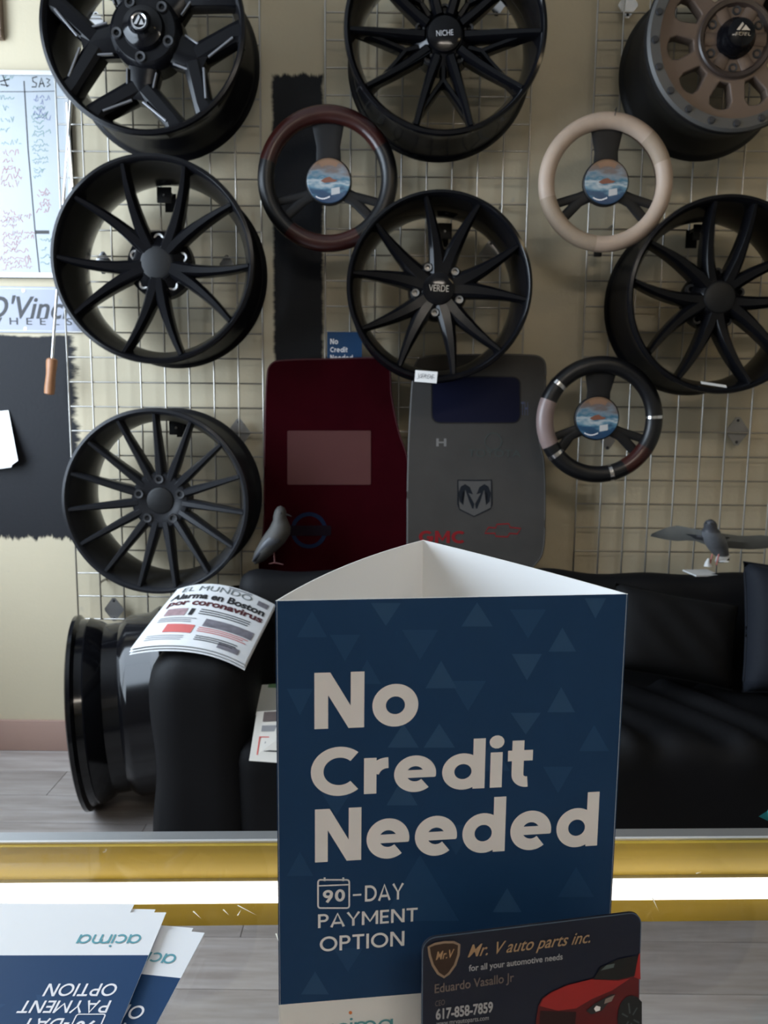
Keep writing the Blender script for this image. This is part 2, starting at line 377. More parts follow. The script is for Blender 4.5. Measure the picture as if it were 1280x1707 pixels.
# floor of grey wood-look vinyl planks
def plank_material():
    m = bpy.data.materials.new('grey_vinyl_plank'); m.use_nodes = True; nt = m.node_tree; b = nt.nodes['Principled BSDF']; L = nt.links
    tc = nt.nodes.new('ShaderNodeTexCoord'); mp = nt.nodes.new('ShaderNodeMapping'); mp.inputs['Scale'].default_value = (1.6, 16, 1)
    oi = nt.nodes.new('ShaderNodeObjectInfo'); ad = nt.nodes.new('ShaderNodeVectorMath'); ad.operation = 'ADD'
    L.new(tc.outputs['Object'], ad.inputs[0])
    cb = nt.nodes.new('ShaderNodeCombineXYZ'); ml = nt.nodes.new('ShaderNodeMath'); ml.operation = 'MULTIPLY'; ml.inputs[1].default_value = 37
    L.new(oi.outputs['Random'], ml.inputs[0]); L.new(ml.outputs[0], cb.inputs[0]); L.new(ml.outputs[0], cb.inputs[2]); L.new(cb.outputs[0], ad.inputs[1]); L.new(ad.outputs[0], mp.inputs[0])
    n = nt.nodes.new('ShaderNodeTexNoise'); n.inputs['Scale'].default_value = 2.2; n.inputs['Detail'].default_value = 7; n.inputs['Roughness'].default_value = 0.62; L.new(mp.outputs[0], n.inputs['Vector'])
    cr = nt.nodes.new('ShaderNodeValToRGB'); cr.color_ramp.elements[0].color = (0.24, 0.205, 0.185, 1); cr.color_ramp.elements[0].position = 0.3
    cr.color_ramp.elements[1].color = (0.42, 0.385, 0.37, 1); cr.color_ramp.elements[1].position = 0.72; L.new(n.outputs[0], cr.inputs[0])
    hs = nt.nodes.new('ShaderNodeHueSaturation'); mr = nt.nodes.new('ShaderNodeMapRange'); mr.inputs[3].default_value = 0.86; mr.inputs[4].default_value = 1.12
    L.new(oi.outputs['Random'], mr.inputs[0]); L.new(mr.outputs[0], hs.inputs['Value']); L.new(cr.outputs[0], hs.inputs['Color'])
    L.new(hs.outputs[0], b.inputs['Base Color']); b.inputs['Roughness'].default_value = 0.42
    bp = nt.nodes.new('ShaderNodeBump'); bp.inputs['Strength'].default_value = 0.1; bp.inputs['Distance'].default_value = 0.003; L.new(n.outputs[0], bp.inputs['Height']); L.new(bp.outputs[0], b.inputs['Normal'])
    return m
PLANK = plank_material()
fl = struct(obj('floor', box(WALL_L-0.1, WALL_R+0.1, WALL_F-0.1, WALL_B+0.1, -0.1, -0.004), mat('floor_underlay', (0.10, 0.09, 0.085), 0.7)))
PW, PL = 0.15, 1.2
pm = fin(box(-PL/2+0.001, PL/2-0.001, -PW/2+0.0007, PW/2-0.0007, -0.004, 0.0), 'plank'); pm.materials.append(PLANK)
rows = int((WALL_B-WALL_F)/PW)+1
for r in range(rows):
    yy = WALL_B-0.002-PW/2-r*PW
    off = (r*0.43) % PL
    xx = WALL_L-off+PL/2
    while xx-PL/2 < WALL_R:
        p = link('plank', pm, None, fl); p.location = (xx, yy, 0); xx += PL
struct(obj('baseboard_back', box(WALL_L, WALL_R, WALL_B-0.012, WALL_B, 0, 0.105, bev=0.003), mat('vinyl_baseboard', (0.33, 0.215, 0.175), 0.5, var=0.08)))

# ceiling fixtures outside the frame: they light the shop
def ceiling_lamp(x, y, label, power, col):
    t = thing('ceiling_light', label, 'ceiling light', (x, y, CEIL-0.07), 0, 'fluorescent ceiling fixtures')
    obj('housing', box(-0.62, 0.62, -0.09, 0.09, 0.03, 0.07, bev=0.006), WHITE, t)
    for s in (-0.045, 0.045):
        obj('tube', tube([(-0.58, s, 0.013), (0.58, s, 0.013)], 0.016, 12), mat('fluorescent_tube_%g' % power, col, 0.5, emit=power), t)
    for s in (-1, 1): obj('end_cap', box(*sorted((s*0.58, s*0.615)), -0.08, 0.08, -0.005, 0.03), WHITE, t)
    return t
ceiling_lamp(1.75, 0.2, 'white twin tube ceiling fixture nearest the right wall', 9.5, (1.0, 0.80, 0.50))
ceiling_lamp(0.4, -1.3, 'white twin tube ceiling fixture behind the viewer', 41, (1.0, 0.92, 0.82))

# ================================================================== WIRE GRID PANELS
GY = 2.372
def grid_panel(label, xl, xr, zref, zb, zt):
    p = (xr-xl)/8
    t = thing('wire_grid_panel', label, 'grid panel', ((xl+xr)/2, GY, zb), 0, 'wire grid panels on the wall')
    vm = fin(tube([(0, 0, 0), (0, 0, zt-zb)], 0.0027, 8), 'wire', 50); vm.materials.append(WIRE)
    hm = fin(tube([(xl-xr)/2+0, ] and [((xl-xr)/2, 0, 0), ((xr-xl)/2, 0, 0)], 0.0025, 8), 'wire', 50); hm.materials.append(WIRE)
    for i in range(9):
        o = link('upright_wire', vm, None, t); o.location = (-(xr-xl)/2+i*p, -0.003 if 0 < i < 8 else 0.0, 0)
    k0 = math.ceil((zb-zref)/p-1e-6); z = zref+k0*p
    while z <= zt+1e-6:
        o = link('cross_wire', hm, None, t); o.location = (0, 0.0022, z-zb); z += p
    for sx in (-1, 1):                       # standoffs to the wall
        for zz in (0.12, (zt-zb)*0.62):
            obj('standoff', tube([(sx*(xr-xl)/2*0.75, 0, zz), (sx*(xr-xl)/2*0.75, WALL_B-GY-0.001, zz)], 0.004, 8), STEEL, t)
    return t
ZT = 2.42
xl, xr = W(113, 620, GY).x, W(438.5, 620, GY).x
grid_panel('leftmost wire grid panel holding three black wheels beside the whiteboard', xl, xr, W(160, 1032, GY).z, W(160, 1032, GY).z, ZT)
xl, xr = W(542, 400, GY).x, W(877, 400, GY).x
grid_panel('middle wire grid panel behind the two dark wheels and floor mats', xl, xr, W(620, 294, GY).z, 0.62, ZT)
xl = W(975, 500, GY).x; xr = xl+0.6096*(W(877, 400, GY).x-W(542, 400, GY).x)/0.6096
grid_panel('rightmost wire grid panel behind the bronze wheel and the bird', xl, xr, W(1000, 840, GY).z, W(1000, 840, GY).z-5*(xr-xl)/8, ZT)

# diamond wall plates that hold the panels
def plate(u, v, label, m=STEEL, s=0.035):
    c = W(u, v, GY+0.012)
    t = thing('diamond_plate', label, 'bracket', (c.x, c.y, c.z), 0, 'diamond shaped panel brackets')
    obj('plate', _pl(s), m, t)
    for q in (-1, 1):
        k = obj('screw', lathe([(0, -0.003), (0.003, -0.0025), (0.0045, 0), (0.0045, 0.003), (0, 0.003)], 14), INK, t); k.location = (0, 0, q*s*0.95)
    obj('shank', tube([(0, 0.002, 0), (0, WALL_B-c.y-0.001, 0)], 0.006, 8), m, t)
    return t
def _pl(s):
    bm = bmesh.new()
    pts = [(0, s*1.35), (s*0.16, s*1.25), (s, s*0.1), (s, -s*0.1), (s*0.16, -s*1.25), (-s*0.16, -s*1.25), (-s, -s*0.1), (-s, s*0.1), (-s*0.16, s*1.25)]
    pts = pts[1:]
    A = [bm.verts.new((x, 0.0, z)) for x, z in pts]; B = [bm.verts.new((x, 0.003, z)) for x, z in pts]
    bm.faces.new(A); bm.faces.new(B[::-1])
    for i in range(len(A)): j = (i+1) % len(A); bm.faces.new((A[i], B[i], B[j], A[j]))
    return bm
plate(1229, 719, 'grey diamond bracket on the grid above the bird with spread wings')
plate(398, 722, 'grey diamond bracket right of the black fifteen-spoke wheel')
plate(190, 1016, 'grey diamond bracket on the lowest corner of the left grid panel', s=0.03)
plate(172, 438, 'silver diamond bracket seen through the left spokes of the ten-spoke wheel', CHROME, 0.026)
plate(378, 441, 'silver diamond bracket seen through the right spokes of the ten-spoke wheel', CHROME, 0.022)
plate(818, 425, 'grey diamond bracket seen behind the middle wheel with a white tag')
plate(160, 38, 'silver diamond bracket behind the forked-spoke wheel', CHROME, 0.024)
plate(828, 8, 'silver diamond bracket behind the top middle wheel', CHROME, 0.024)
plate(1047, 8, 'bright silver diamond bracket left of the bronze wheel', mat('polished_plate', (0.9, 0.9, 0.9), 0.25, metal=0.7), 0.028)
plate(1013, 735, 'small diamond bracket half hidden behind the black steering wheel cover', STEEL, 0.022)

# ================================================================== WHEELS
YF, WID = 2.105, 0.235
def rim_part(t, R, width, m, lip=0.0, n=96):
    r = R
    prof = [(r*0.925, 0.020), (r*0.940, 0.006), (r*0.962, 0.0), (r*0.992, 0.002), (r, 0.010), (r*0.985, 0.016), (r*0.955, 0.020), (r*0.945, 0.045),
            (r*0.93, 0.060), (r*0.885, 0.085), (r*0.885, 0.135), (r*0.93, 0.160), (r*0.945, width-0.030), (r*0.965, width-0.02), (r*0.99, width-0.014), (r, width-0.006), (r*0.985, width),
            (r*0.93, width-0.004), (r*0.905, width-0.02), (r*0.87, width-0.06), (r*0.855, 0.13), (r*0.865, 0.08), (r*0.90, 0.045)]
    return obj('rim', lathe(prof, n, closed=True), m, t, smooth=35)
def spin(me, name, m, t, angles):
    if not me.materials: me.materials.append(m)
    out = []
    for a in angles:
        o = link(name, me, None, t); o.rotation_euler = (0, -math.radians(a), 0); out.append(o)
    return out
def lugs(t, R, pr, ang0, n=5, m=INK, y=0.05, lr=0.011):
    me = fin(lathe([(0, 0.010), (lr*0.55, 0.010), (lr*0.6, 0.0), (lr, -0.001), (lr*1.1, 0.004), (lr*1.1, 0.014), (0, 0.014)], 16), 'lug_nut', 40); me.materials.append(m)
    for k in range(n):
        a = ang0+k*360/n; o = link('lug_nut', me, None, t); x, z = pol(R*pr, a); o.location = (x, y, z)
def cap(t, R, cr, y, m, text=None, tm=None, rot=0, tw=0.6):
    o = obj('center_cap', lathe([(0, 0), (cr*R*0.8, 0.0005), (cr*R*0.95, 0.003), (cr*R, 0.008), (cr*R, 0.03), (0, 0.03)], 40), m, t); o.location = (0, y, 0)
    if text:
        me = text_mesh(text, 1, 0.0); w = cr*R*tw; fit(me, -w, w, -w*0.32, w*0.32, -0.0008)
        q = link('cap_lettering', flip_check(me), tm or PRINTW, o); q.rotation_euler = (0, -math.radians(rot), 0)
    return o
def hub(t, prof, m, n=64): return obj('hub', lathe(prof, n), m, t)
def wheel(u, v, rpx, label, yf=YF):
    c = W(u, v, yf); R = rpx*mpp(u, v, yf)
    t = thing('alloy_wheel', label, 'wheel', (c.x, yf, c.z), 0, 'alloy wheels hung on the wall')
    return t, R
def pair_spokes(R, half, r0, root, hw0, hw1, y0, y1, th0, th1, curve=0.0, side=1, n=7):
    """one leg of a V pair: leaves the hub at angle root*side, ends at the rim at half*side"""
    P = []
    for i in range(n):
        s = i/(n-1); r = r0+(0.935-r0)*s
        e = s**(1.0-curve) if curve >= 0 else s**(1.0-curve)
        a = side*(root+(half-root)*e)
        x, z = pol(r*R, a)
        P.append((x, z, y0+(y1-y0)*s**1.4, (hw0+(hw1-hw0)*s)*R, th0+(th1-th0)*s))
    return P
# --- forked five-spoke wheel, top left
t, R = wheel(236, 42, 173, 'black wheel with five forked spokes and grey milled edges, top left')
rim_part(t, R, WID, SATIN)
hub(t, [(0, 0.018), (0.30*R, 0.018), (0.345*R, 0.03), (0.36*R, 0.05), (0.36*R, 0.10), (0, 0.10)], SATIN)
bm = bar([(0.28*R, 0, 0.03, 0.17*R, 0.06), (0.48*R, 0, 0.03, 0.145*R, 0.055), (0.64*R, 0, 0.032, 0.12*R, 0.05)])
for s in (-1, 1):
    e = pol(0.86*R, s*24.5); e2 = pol(0.94*R, s*25.5)
    bar([(0.52*R, s*0.04*R, 0.030, 0.11*R, 0.055), (e[0], e[1], 0.014, 0.10*R, 0.05), (e2[0], e2[1], 0.012, 0.125*R, 0.05)], bm)
sp = spin(fin(bm, 'spoke', 30), 'spoke', SATIN, t, [190+72*k for k in range(5)])
bm = bmesh.new()
for s in (-1, 1):
    e = pol(0.87*R, s*21); off = 0.055
    bar([((0.66)*R, s*0.055*R, 0.0225, 0.012*R, 0.006), (e[0], e[1], 0.0125, 0.012*R, 0.006)], bm)
    bar([(0.36*R, s*0.145*R, 0.032, 0.010*R, 0.008), (0.54*R, s*0.125*R, 0.031, 0.012*R, 0.008)], bm)
me = fin(bm, 'milled_edge'); me.materials.append(MILLED)
for q in sp: link('milled_edge', me, None, q)
o = obj('center_cap', lathe([(0, -0.022), (0.085*R, -0.020), (0.10*R, -0.010), (0.14*R, 0.0), (0.19*R, 0.004), (0.21*R, 0.02), (0, 0.02)], 48), GLOSS, t)
lg = obj('cap_logo', lathe([(0.060*R, -0.0225), (0.072*R, -0.0235), (0.078*R, -0.020), (0.06*R, -0.019)], 36, closed=True), CHROME, o)
link('cap_emblem', flip_check(flat_polys('cap_emblem', [[(-0.05*R, -0.03*R), (0.0, 0.055*R), (0.012*R, 0.03*R), (-0.02*R, -0.03*R)], [(0.0, -0.035*R), (0.025*R, 0.02*R), (0.05*R, -0.035*R)]], -0.0235)), CHROME, o)
lugs(t, R, 0.265, 46, 5, INK, 0.012, 0.013)
# --- ten-spoke wheel, left middle
t, R = wheel(253, 433, 171, 'satin black ten-spoke wheel of slim V pairs, left middle row')
rim_part(t, R, WID, SATIN)
hub(t, [(0, 0.040), (0.17*R, 0.040), (0.185*R, 0.044), (0.33*R, 0.075), (0.34*R, 0.10), (0, 0.10)], SATIN)
bm = bmesh.new()
for s in (-1, 1): bar(pair_spokes(R, 17.5, 0.14, 5, 0.080, 0.030, 0.038, 0.004, 0.05, 0.04, 0.15, s), bm)
spin(fin(bm, 'spoke_pair', 32), 'spoke_pair', SATIN, t, [-20+72*k for k in range(5)])
lugs(t, R, 0.25, 16, 5, STEEL, 0.060, 0.013)
cap(t, R, 0.165, 0.036, MATTE)
# --- fifteen-spoke wheel, lower left
t, R = wheel(258, 838, 157, 'dark graphite fifteen-spoke wheel just above the newspaper')
rim_part(t, R, WID, GRAPH)
hub(t, [(0, 0.052), (0.18*R, 0.052), (0.21*R, 0.048), (0.29*R, 0.048), (0.315*R, 0.055), (0.32*R, 0.10), (0, 0.10)], GRAPH)
spin(fin(bar([(0.24*R, 0, 0.047, 0.050*R, 0.045), (0.40*R, 0, 0.037, 0.050*R, 0.045), (0.7*R, 0, 0.018, 0.036*R, 0.04), (0.935*R, 0, 0.004, 0.026*R, 0.035)]), 'spoke', 32), 'spoke', GRAPH, t, [89.5+24*k for k in range(15)])
lugs(t, R, 0.235, 90, 5, INK, 0.044, 0.0125)
cap(t, R, 0.15, 0.046, MATTE)
# --- crossed-spoke wheel, top middle
t, R = wheel(743, 44, 171, 'glossy black wheel with crossed Y spokes, top middle')
rim_part(t, R, WID, GLOSS)
hub(t, [(0, 0.045), (0.18*R, 0.045), (0.2*R, 0.05), (0.30*R, 0.07), (0.31*R, 0.11), (0, 0.11)], GLOSS)
bm = bmesh.new()
for s in (-1, 1):
    bar(pair_spokes(R, 17.0, 0.2, 20, 0.060, 0.034, 0.040, 0.005, 0.05, 0.035, 0.0, s), bm)
spin(fin(bm, 'spoke_pair', 32), 'spoke_pair', GLOSS, t, [-90+72*k for k in range(5)])
bm = bmesh.new()
for s in (-1, 1):
    P = []
    for i in range(6):
        q = i/5; x = 0.40+(0.90-0.40)*q; z = s*(0.0+0.315*q**0.95)
        P.append((x*R, z*R, 0.055-0.040*q, (0.034-0.008*q)*R, 0.04))
    bar(P, bm)
bar([(0.26*R, 0, 0.062, 0.04*R, 0.03), (0.42*R, 0, 0.056, 0.035*R, 0.035)], bm)
spin(fin(bm, 'cross_brace', 32), 'cross_brace', GLOSS, t, [-90+72*k for k in range(5)])
lugs(t, R, 0.255, -54, 5, INK, 0.05, 0.012)
cap(t, R, 0.175, 0.034, GLOSS, 'NICHE', mat('cap_silver', (0.5, 0.5, 0.52), 0.4), 4, 0.48)
# --- middle wheel with tag
t, R = wheel(733, 477, 156, 'satin black wheel of curved V spokes with a white tag on its rim')
rim_part(t, R, WID, GLOSS)
hub(t, [(0, 0.046), (0.17*R, 0.046), (0.19*R, 0.05), (0.31*R, 0.062), (0.33*R, 0.075), (0.33*R, 0.11), (0, 0.11)], SATIN)
bm = bmesh.new()
for s in (-1, 1): bar(pair_spokes(R, 17.5, 0.16, 8, 0.115, 0.030, 0.044, 0.006, 0.05, 0.04, 0.25, s), bm)
spin(fin(bm, 'spoke_pair', 32), 'spoke_pair', SATIN, t, [10+72*k for k in range(5)])
lugs(t, R, 0.255, -26, 5, STEEL, 0.044, 0.010)
cap(t, R, 0.175, 0.036, GLOSS, 'VERDE', STEEL, -2, 0.62)
c = W(710, 628, YF-0.003) - Vector(t.location)
a, b = 18.5*mpp(710, 628, YF), 9.5*mpp(710, 628, YF)
tagp = obj('paper_tag', box(-a, a, -0.0005, 0.0005, -b, b), WHITE, t); tagp.location = (c.x, -0.003, c.z); tagp.rotation_euler = (0, math.radians(4), 0)
me = text_mesh('VERDE', 1, 0.0, 0.25); link('tag_lettering', flip_check(fit(me, -a*0.72, a*0.72, -b*0.3, b*0.45, -0.0008)), INKG, tagp)
bm = bmesh.new(); ribbon(bm, [(-a*0.8, -b*0.5), (-a*0.1, b*0.2), (a*0.8, -b*0.1)], 0.0012); o = link('tag_line', flip_check(fin(bm, 'tag_line')), INKG, tagp); o.location = (0, -0.0007, 0)
# --- bronze wheel, top right
t, R = wheel(1228, 62, 152, 'matte bronze off-road wheel with a bolted dark grey bead ring', YF)
rim_part(t, R*1.0, WID, MATTE)
obj('bead_ring', lathe([(0.84*R, 0.004), (0.85*R, -0.006), (0.955*R, -0.006), (0.985*R, 0.0), (0.985*R, 0.012), (0.84*R, 0.012)], 96, closed=True), RINGGREY, t)
bme = fin(lathe([(0, -0.0045), (0.007, -0.0045), (0.0075, 0), (0.0105, 0.0005), (0.0105, 0.004), (0, 0.004)], 12), 'ring_bolt', 40); bme.materials.append(INK)
for k in range(20):
    o = link('ring_bolt', bme, None, t); x, z = pol(0.905*R, 165+18*k); o.location = (x, -0.0065, z)
outer = [pol(0.86*R, 360*i/96) for i in range(96)]; holes = []
for k in range(10):
    ca = -172+36*k
    q = [pol(0.44*R, ca-7.5), pol(0.47*R, ca-9.5), pol(0.64*R, ca-12.5), pol(0.72*R, ca-10), pol(0.745*R, ca-5), pol(0.755*R, ca), pol(0.745*R, ca+5), pol(0.72*R, ca+10), pol(0.64*R, ca+12.5), pol(0.47*R, ca+9.5), pol(0.44*R, ca+7.5)]
    holes.append(q)
holes.append([pol(0.2*R, 360*i/32) for i in range(32)])
me = poly_mesh('face_disc', [outer]+holes, 0.014, 0.004); me.transform(Matrix.Translation((0, 0.030, 0))); me.shade_smooth(); me.set_sharp_from_angle(angle=0.5)
link('face_disc', me, BRONZE, t)
for k in range(10):                        # dark window walls
    ca = -172+36*k
obj('hub', lathe([(0.405*R, 0.010), (0.415*R, 0.004), (0.40*R, 0.0), (0.36*R, 0.002), (0.33*R, 0.014), (0.30*R, 0.02), (0.2*R, 0.02), (0.2*R, 0.05), (0.405*R, 0.05)], 64, closed=True), mat('dark_bronze', (0.035, 0.022, 0.017), 0.4), t)
spin(fin(bar([(0.20*R, 0, 0.008, 0.075*R, 0.02), (0.34*R, 0, 0.006, 0.085*R, 0.02)]), 'hub_pad', 32), 'hub_pad', BRONZE, t, [0+60*k for k in range(6)])
lugs(t, R, 0.295, 30, 6, INK, 0.010, 0.011)
o = obj('center_cap', lathe([(0, -0.036), (0.10*R, -0.034), (0.145*R, -0.028), (0.155*R, -0.015), (0.205*R, -0.002), (0.21*R, 0.02), (0, 0.02)], 48), GLOSS, t)
link('cap_emblem', flip_check(flat_polys('cap_emblem', [[(-0.075*R, 0.0), (-0.015*R, 0.085*R), (0.0, 0.06*R), (-0.04*R, 0.0)], [(-0.02*R, 0.0), (0.02*R, 0.055*R), (0.075*R, 0.0)]], -0.037)), CHROME, o)
me = text_mesh('FUEL', 1, 0.0, 0.1); link('cap_lettering', flip_check(fit(me, -0.085*R, 0.085*R, -0.055*R, -0.02*R, -0.037)), STEEL, o)
# --- right middle wheel
t, R = wheel(1210, 492, 163, 'satin black wheel of five wide split spokes, right edge below the bronze one')
rim_part(t, R, WID, SATIN)
hub(t, [(0, 0.040), (0.17*R, 0.040), (0.19*R, 0.045), (0.30*R, 0.08), (0.31*R, 0.12), (0, 0.12)], SATIN)
bm = bmesh.new()
for s in (-1, 1): bar(pair_spokes(R, 23.5, 0.16, 7, 0.085, 0.030, 0.040, 0.003, 0.055, 0.045, 0.28, s), bm)
spin(fin(bm, 'spoke_pair', 32), 'spoke_pair', SATIN, t, [-93+72*k for k in range(5)])
lugs(t, R, 0.27, -57, 5, INK, 0.07, 0.013)
cap(t, R, 0.165, 0.034, MATTE)
c = W(1190, 641, YF+0.01)-Vector(t.location)
o = obj('paper_tag', box(-0.035, 0.035, -0.006, 0.006, -0.0006, 0.0006), WHITE, t); o.location = (c.x, 0.012, c.z); o.rotation_euler = (math.radians(35), math.radians(8), 0)
# --- wheel standing on the floor behind the sofa arm
def floor_wheel():
    b = WZ(170, 1337, 0.0); R = 0.272
    t = thing('alloy_wheel', 'shiny black deep wheel barrel standing on the floor beside the sofa', 'wheel', (b.x-0.048, b.y+0.005, 0.0), 0)
    prof = [(R*0.925, 0.020), (R*0.94, 0.006), (R*0.965, 0.0), (R, 0.004), (R*1.0, 0.014), (R*0.955, 0.022), (R*0.945, 0.040), (R*0.955, 0.044), (R*0.945, 0.05), (R*0.90, 0.075), (R*0.87, 0.085), (R*0.87, 0.125),
            (R*0.90, 0.135), (R*0.935, 0.15), (R*0.945, 0.21), (R*0.97, 0.22), (R, 0.236), (R*0.985, 0.245), (R*0.92, 0.235), (R*0.88, 0.2), (R*0.835, 0.12), (R*0.85, 0.07)]
    rot = Matrix.Rotation(math.radians(-90+14), 4, 'Z') @ Matrix.Rotation(0, 4, 'X')
    M = Matrix.Translation((0, 0, R)) @ Matrix.Rotation(math.radians(-4.0), 4, 'Y') @ rot
    def add(name, bm, m, sm=35):
        me = fin(bm, name, sm); me.transform(M); return link(name, me, m, t)
    add('rim', lathe(prof, 96, closed=True), GLOSS)
    add('hub', lathe([(0, 0.17), (0.25*R, 0.17), (0.28*R, 0.18), (0.28*R, 0.22), (0, 0.22)], 40), GLOSS)
    for k in range(7):
        me = fin(bar([(0.2*R, 0, 0.17, 0.1*R, 0.04), (0.9*R, 0, 0.2, 0.09*R, 0.03)]), 'spoke', 32); me.transform(M @ Matrix.Rotation(2*PI*k/7, 4, 'Y')); link('spoke', me, GLOSS, t)
    # settle on the floor
    zs = min((o.matrix_basis @ v.co).z for o in t.children for v in o.data.vertices)
    t.location.z = -zs
    return t
floor_wheel()

# black hooks that carry the wheels
def hook(u, v, label, yb=GY-0.004):
    c = W(u, v, 2.30); s = 0.021
    t = thing('wheel_hook', label, 'hook', (c.x, 2.30, c.z), 0, 'black wheel hooks')
    obj('plate', box(-s, s, -0.004, 0.002, -s, s*1.1, bev=0.002), MATTE, t)
    obj('arm', box(-0.010, 0.010, 0.0, yb-2.30-0.002, s*0.4, s*0.9), MATTE, t)
    obj('bolt', lathe([(0, -0.007), (0.003, -0.007), (0.004, -0.004), (0, -0.004)], 12), STEEL, t)
    obj('clip', box(-0.016, 0.016, yb-2.30-0.006, yb-2.30-0.001, -0.03, s), MATTE, t)
hook(294, 713, 'black square hook inside the top of the fifteen-spoke wheel')
hook(274, 326, 'black square hook inside the top of the left ten-spoke wheel')
hook(1167, 388, 'black square hook inside the top of the right split-spoke wheel')
hook(741, 386, 'black square hook inside the top of the tagged middle wheel')

# ================================================================== STEERING WHEEL COVERS
def label_material():
    m = bpy.data.materials.new('printed_disc'); m.use_nodes = True; nt = m.node_tree; b = nt.nodes['Principled BSDF']; L = nt.links
    tc = nt.nodes.new('ShaderNodeTexCoord'); sp = nt.nodes.new('ShaderNodeSeparateXYZ')
    n = nt.nodes.new('ShaderNodeTexNoise'); n.inputs['Scale'].default_value = 40; n.inputs['Detail'].default_value = 4
    mp = nt.nodes.new('ShaderNodeMapping'); mp.inputs['Scale'].default_value = (0.5, 1, 1.3); mp.inputs['Rotation'].default_value = (0, 0.5, 0); L.new(tc.outputs['Object'], mp.inputs[0]); L.new(mp.outputs[0], n.inputs['Vector'])
    ma = nt.nodes.new('ShaderNodeMath'); ma.operation = 'MULTIPLY_ADD'; ma.inputs[1].default_value = 0.085; L.new(n.outputs[0], ma.inputs[0])
    L.new(tc.outputs['Object'], sp.inputs[0]); L.new(sp.outputs[2], ma.inputs[2])
    mr = nt.nodes.new('ShaderNodeMapRange'); mr.inputs[1].default_value = -0.018; mr.inputs[2].default_value = 0.098; L.new(ma.outputs[0], mr.inputs[0])
    cr = nt.nodes.new('ShaderNodeValToRGB'); e = cr.color_ramp.elements
    e[0].position = 0.0; e[0].color = (0.01, 0.04, 0.10, 1); e[1].position = 1.0; e[1].color = (0.16, 0.09, 0.05, 1)
    for p, c in ((0.25, (0.012, 0.06, 0.13, 1)), (0.36, (0.10, 0.22, 0.30, 1)), (0.46, (0.42, 0.46, 0.48, 1)), (0.56, (0.025, 0.13, 0.21, 1)), (0.66, (0.17, 0.22, 0.26, 1)), (0.78, (0.13, 0.11, 0.11, 1))):
        q = e.new(p); q.color = c
    L.new(mr.outputs[0], cr.inputs[0]); L.new(cr.outputs[0], b.inputs['Base Color']); b.inputs['Roughness'].default_value = 0.3
    return m
DISC = label_material()
CARBLACK = mat('black_cardboard', (0.006, 0.006, 0.007), 0.5, spec=0.3)
def torus_sector(bm, R, r, a0, a1, n, k=14, yo=0.0):
    rings = []
    for i in range(n+1):
        a = math.radians(a0+(a1-a0)*i/n)
        rings.append([bm.verts.new(((R+r*math.cos(2*PI*j/k))*math.cos(a), yo+r*0.92*math.sin(2*PI*j/k), (R+r*math.cos(2*PI*j/k))*math.sin(a))) for j in range(k)])
    for A, B in zip(rings, rings[1:]):
        for j in range(k): bm.faces.new((A[j], A[(j+1) % k], B[(j+1) % k], B[j]))
    if abs(abs(a1-a0)-360) > 1e-3: bm.faces.new(rings[0][::-1]); bm.faces.new(rings[-1])
    else: bmesh.ops.remove_doubles(bm, verts=bm.verts, dist=1e-6)
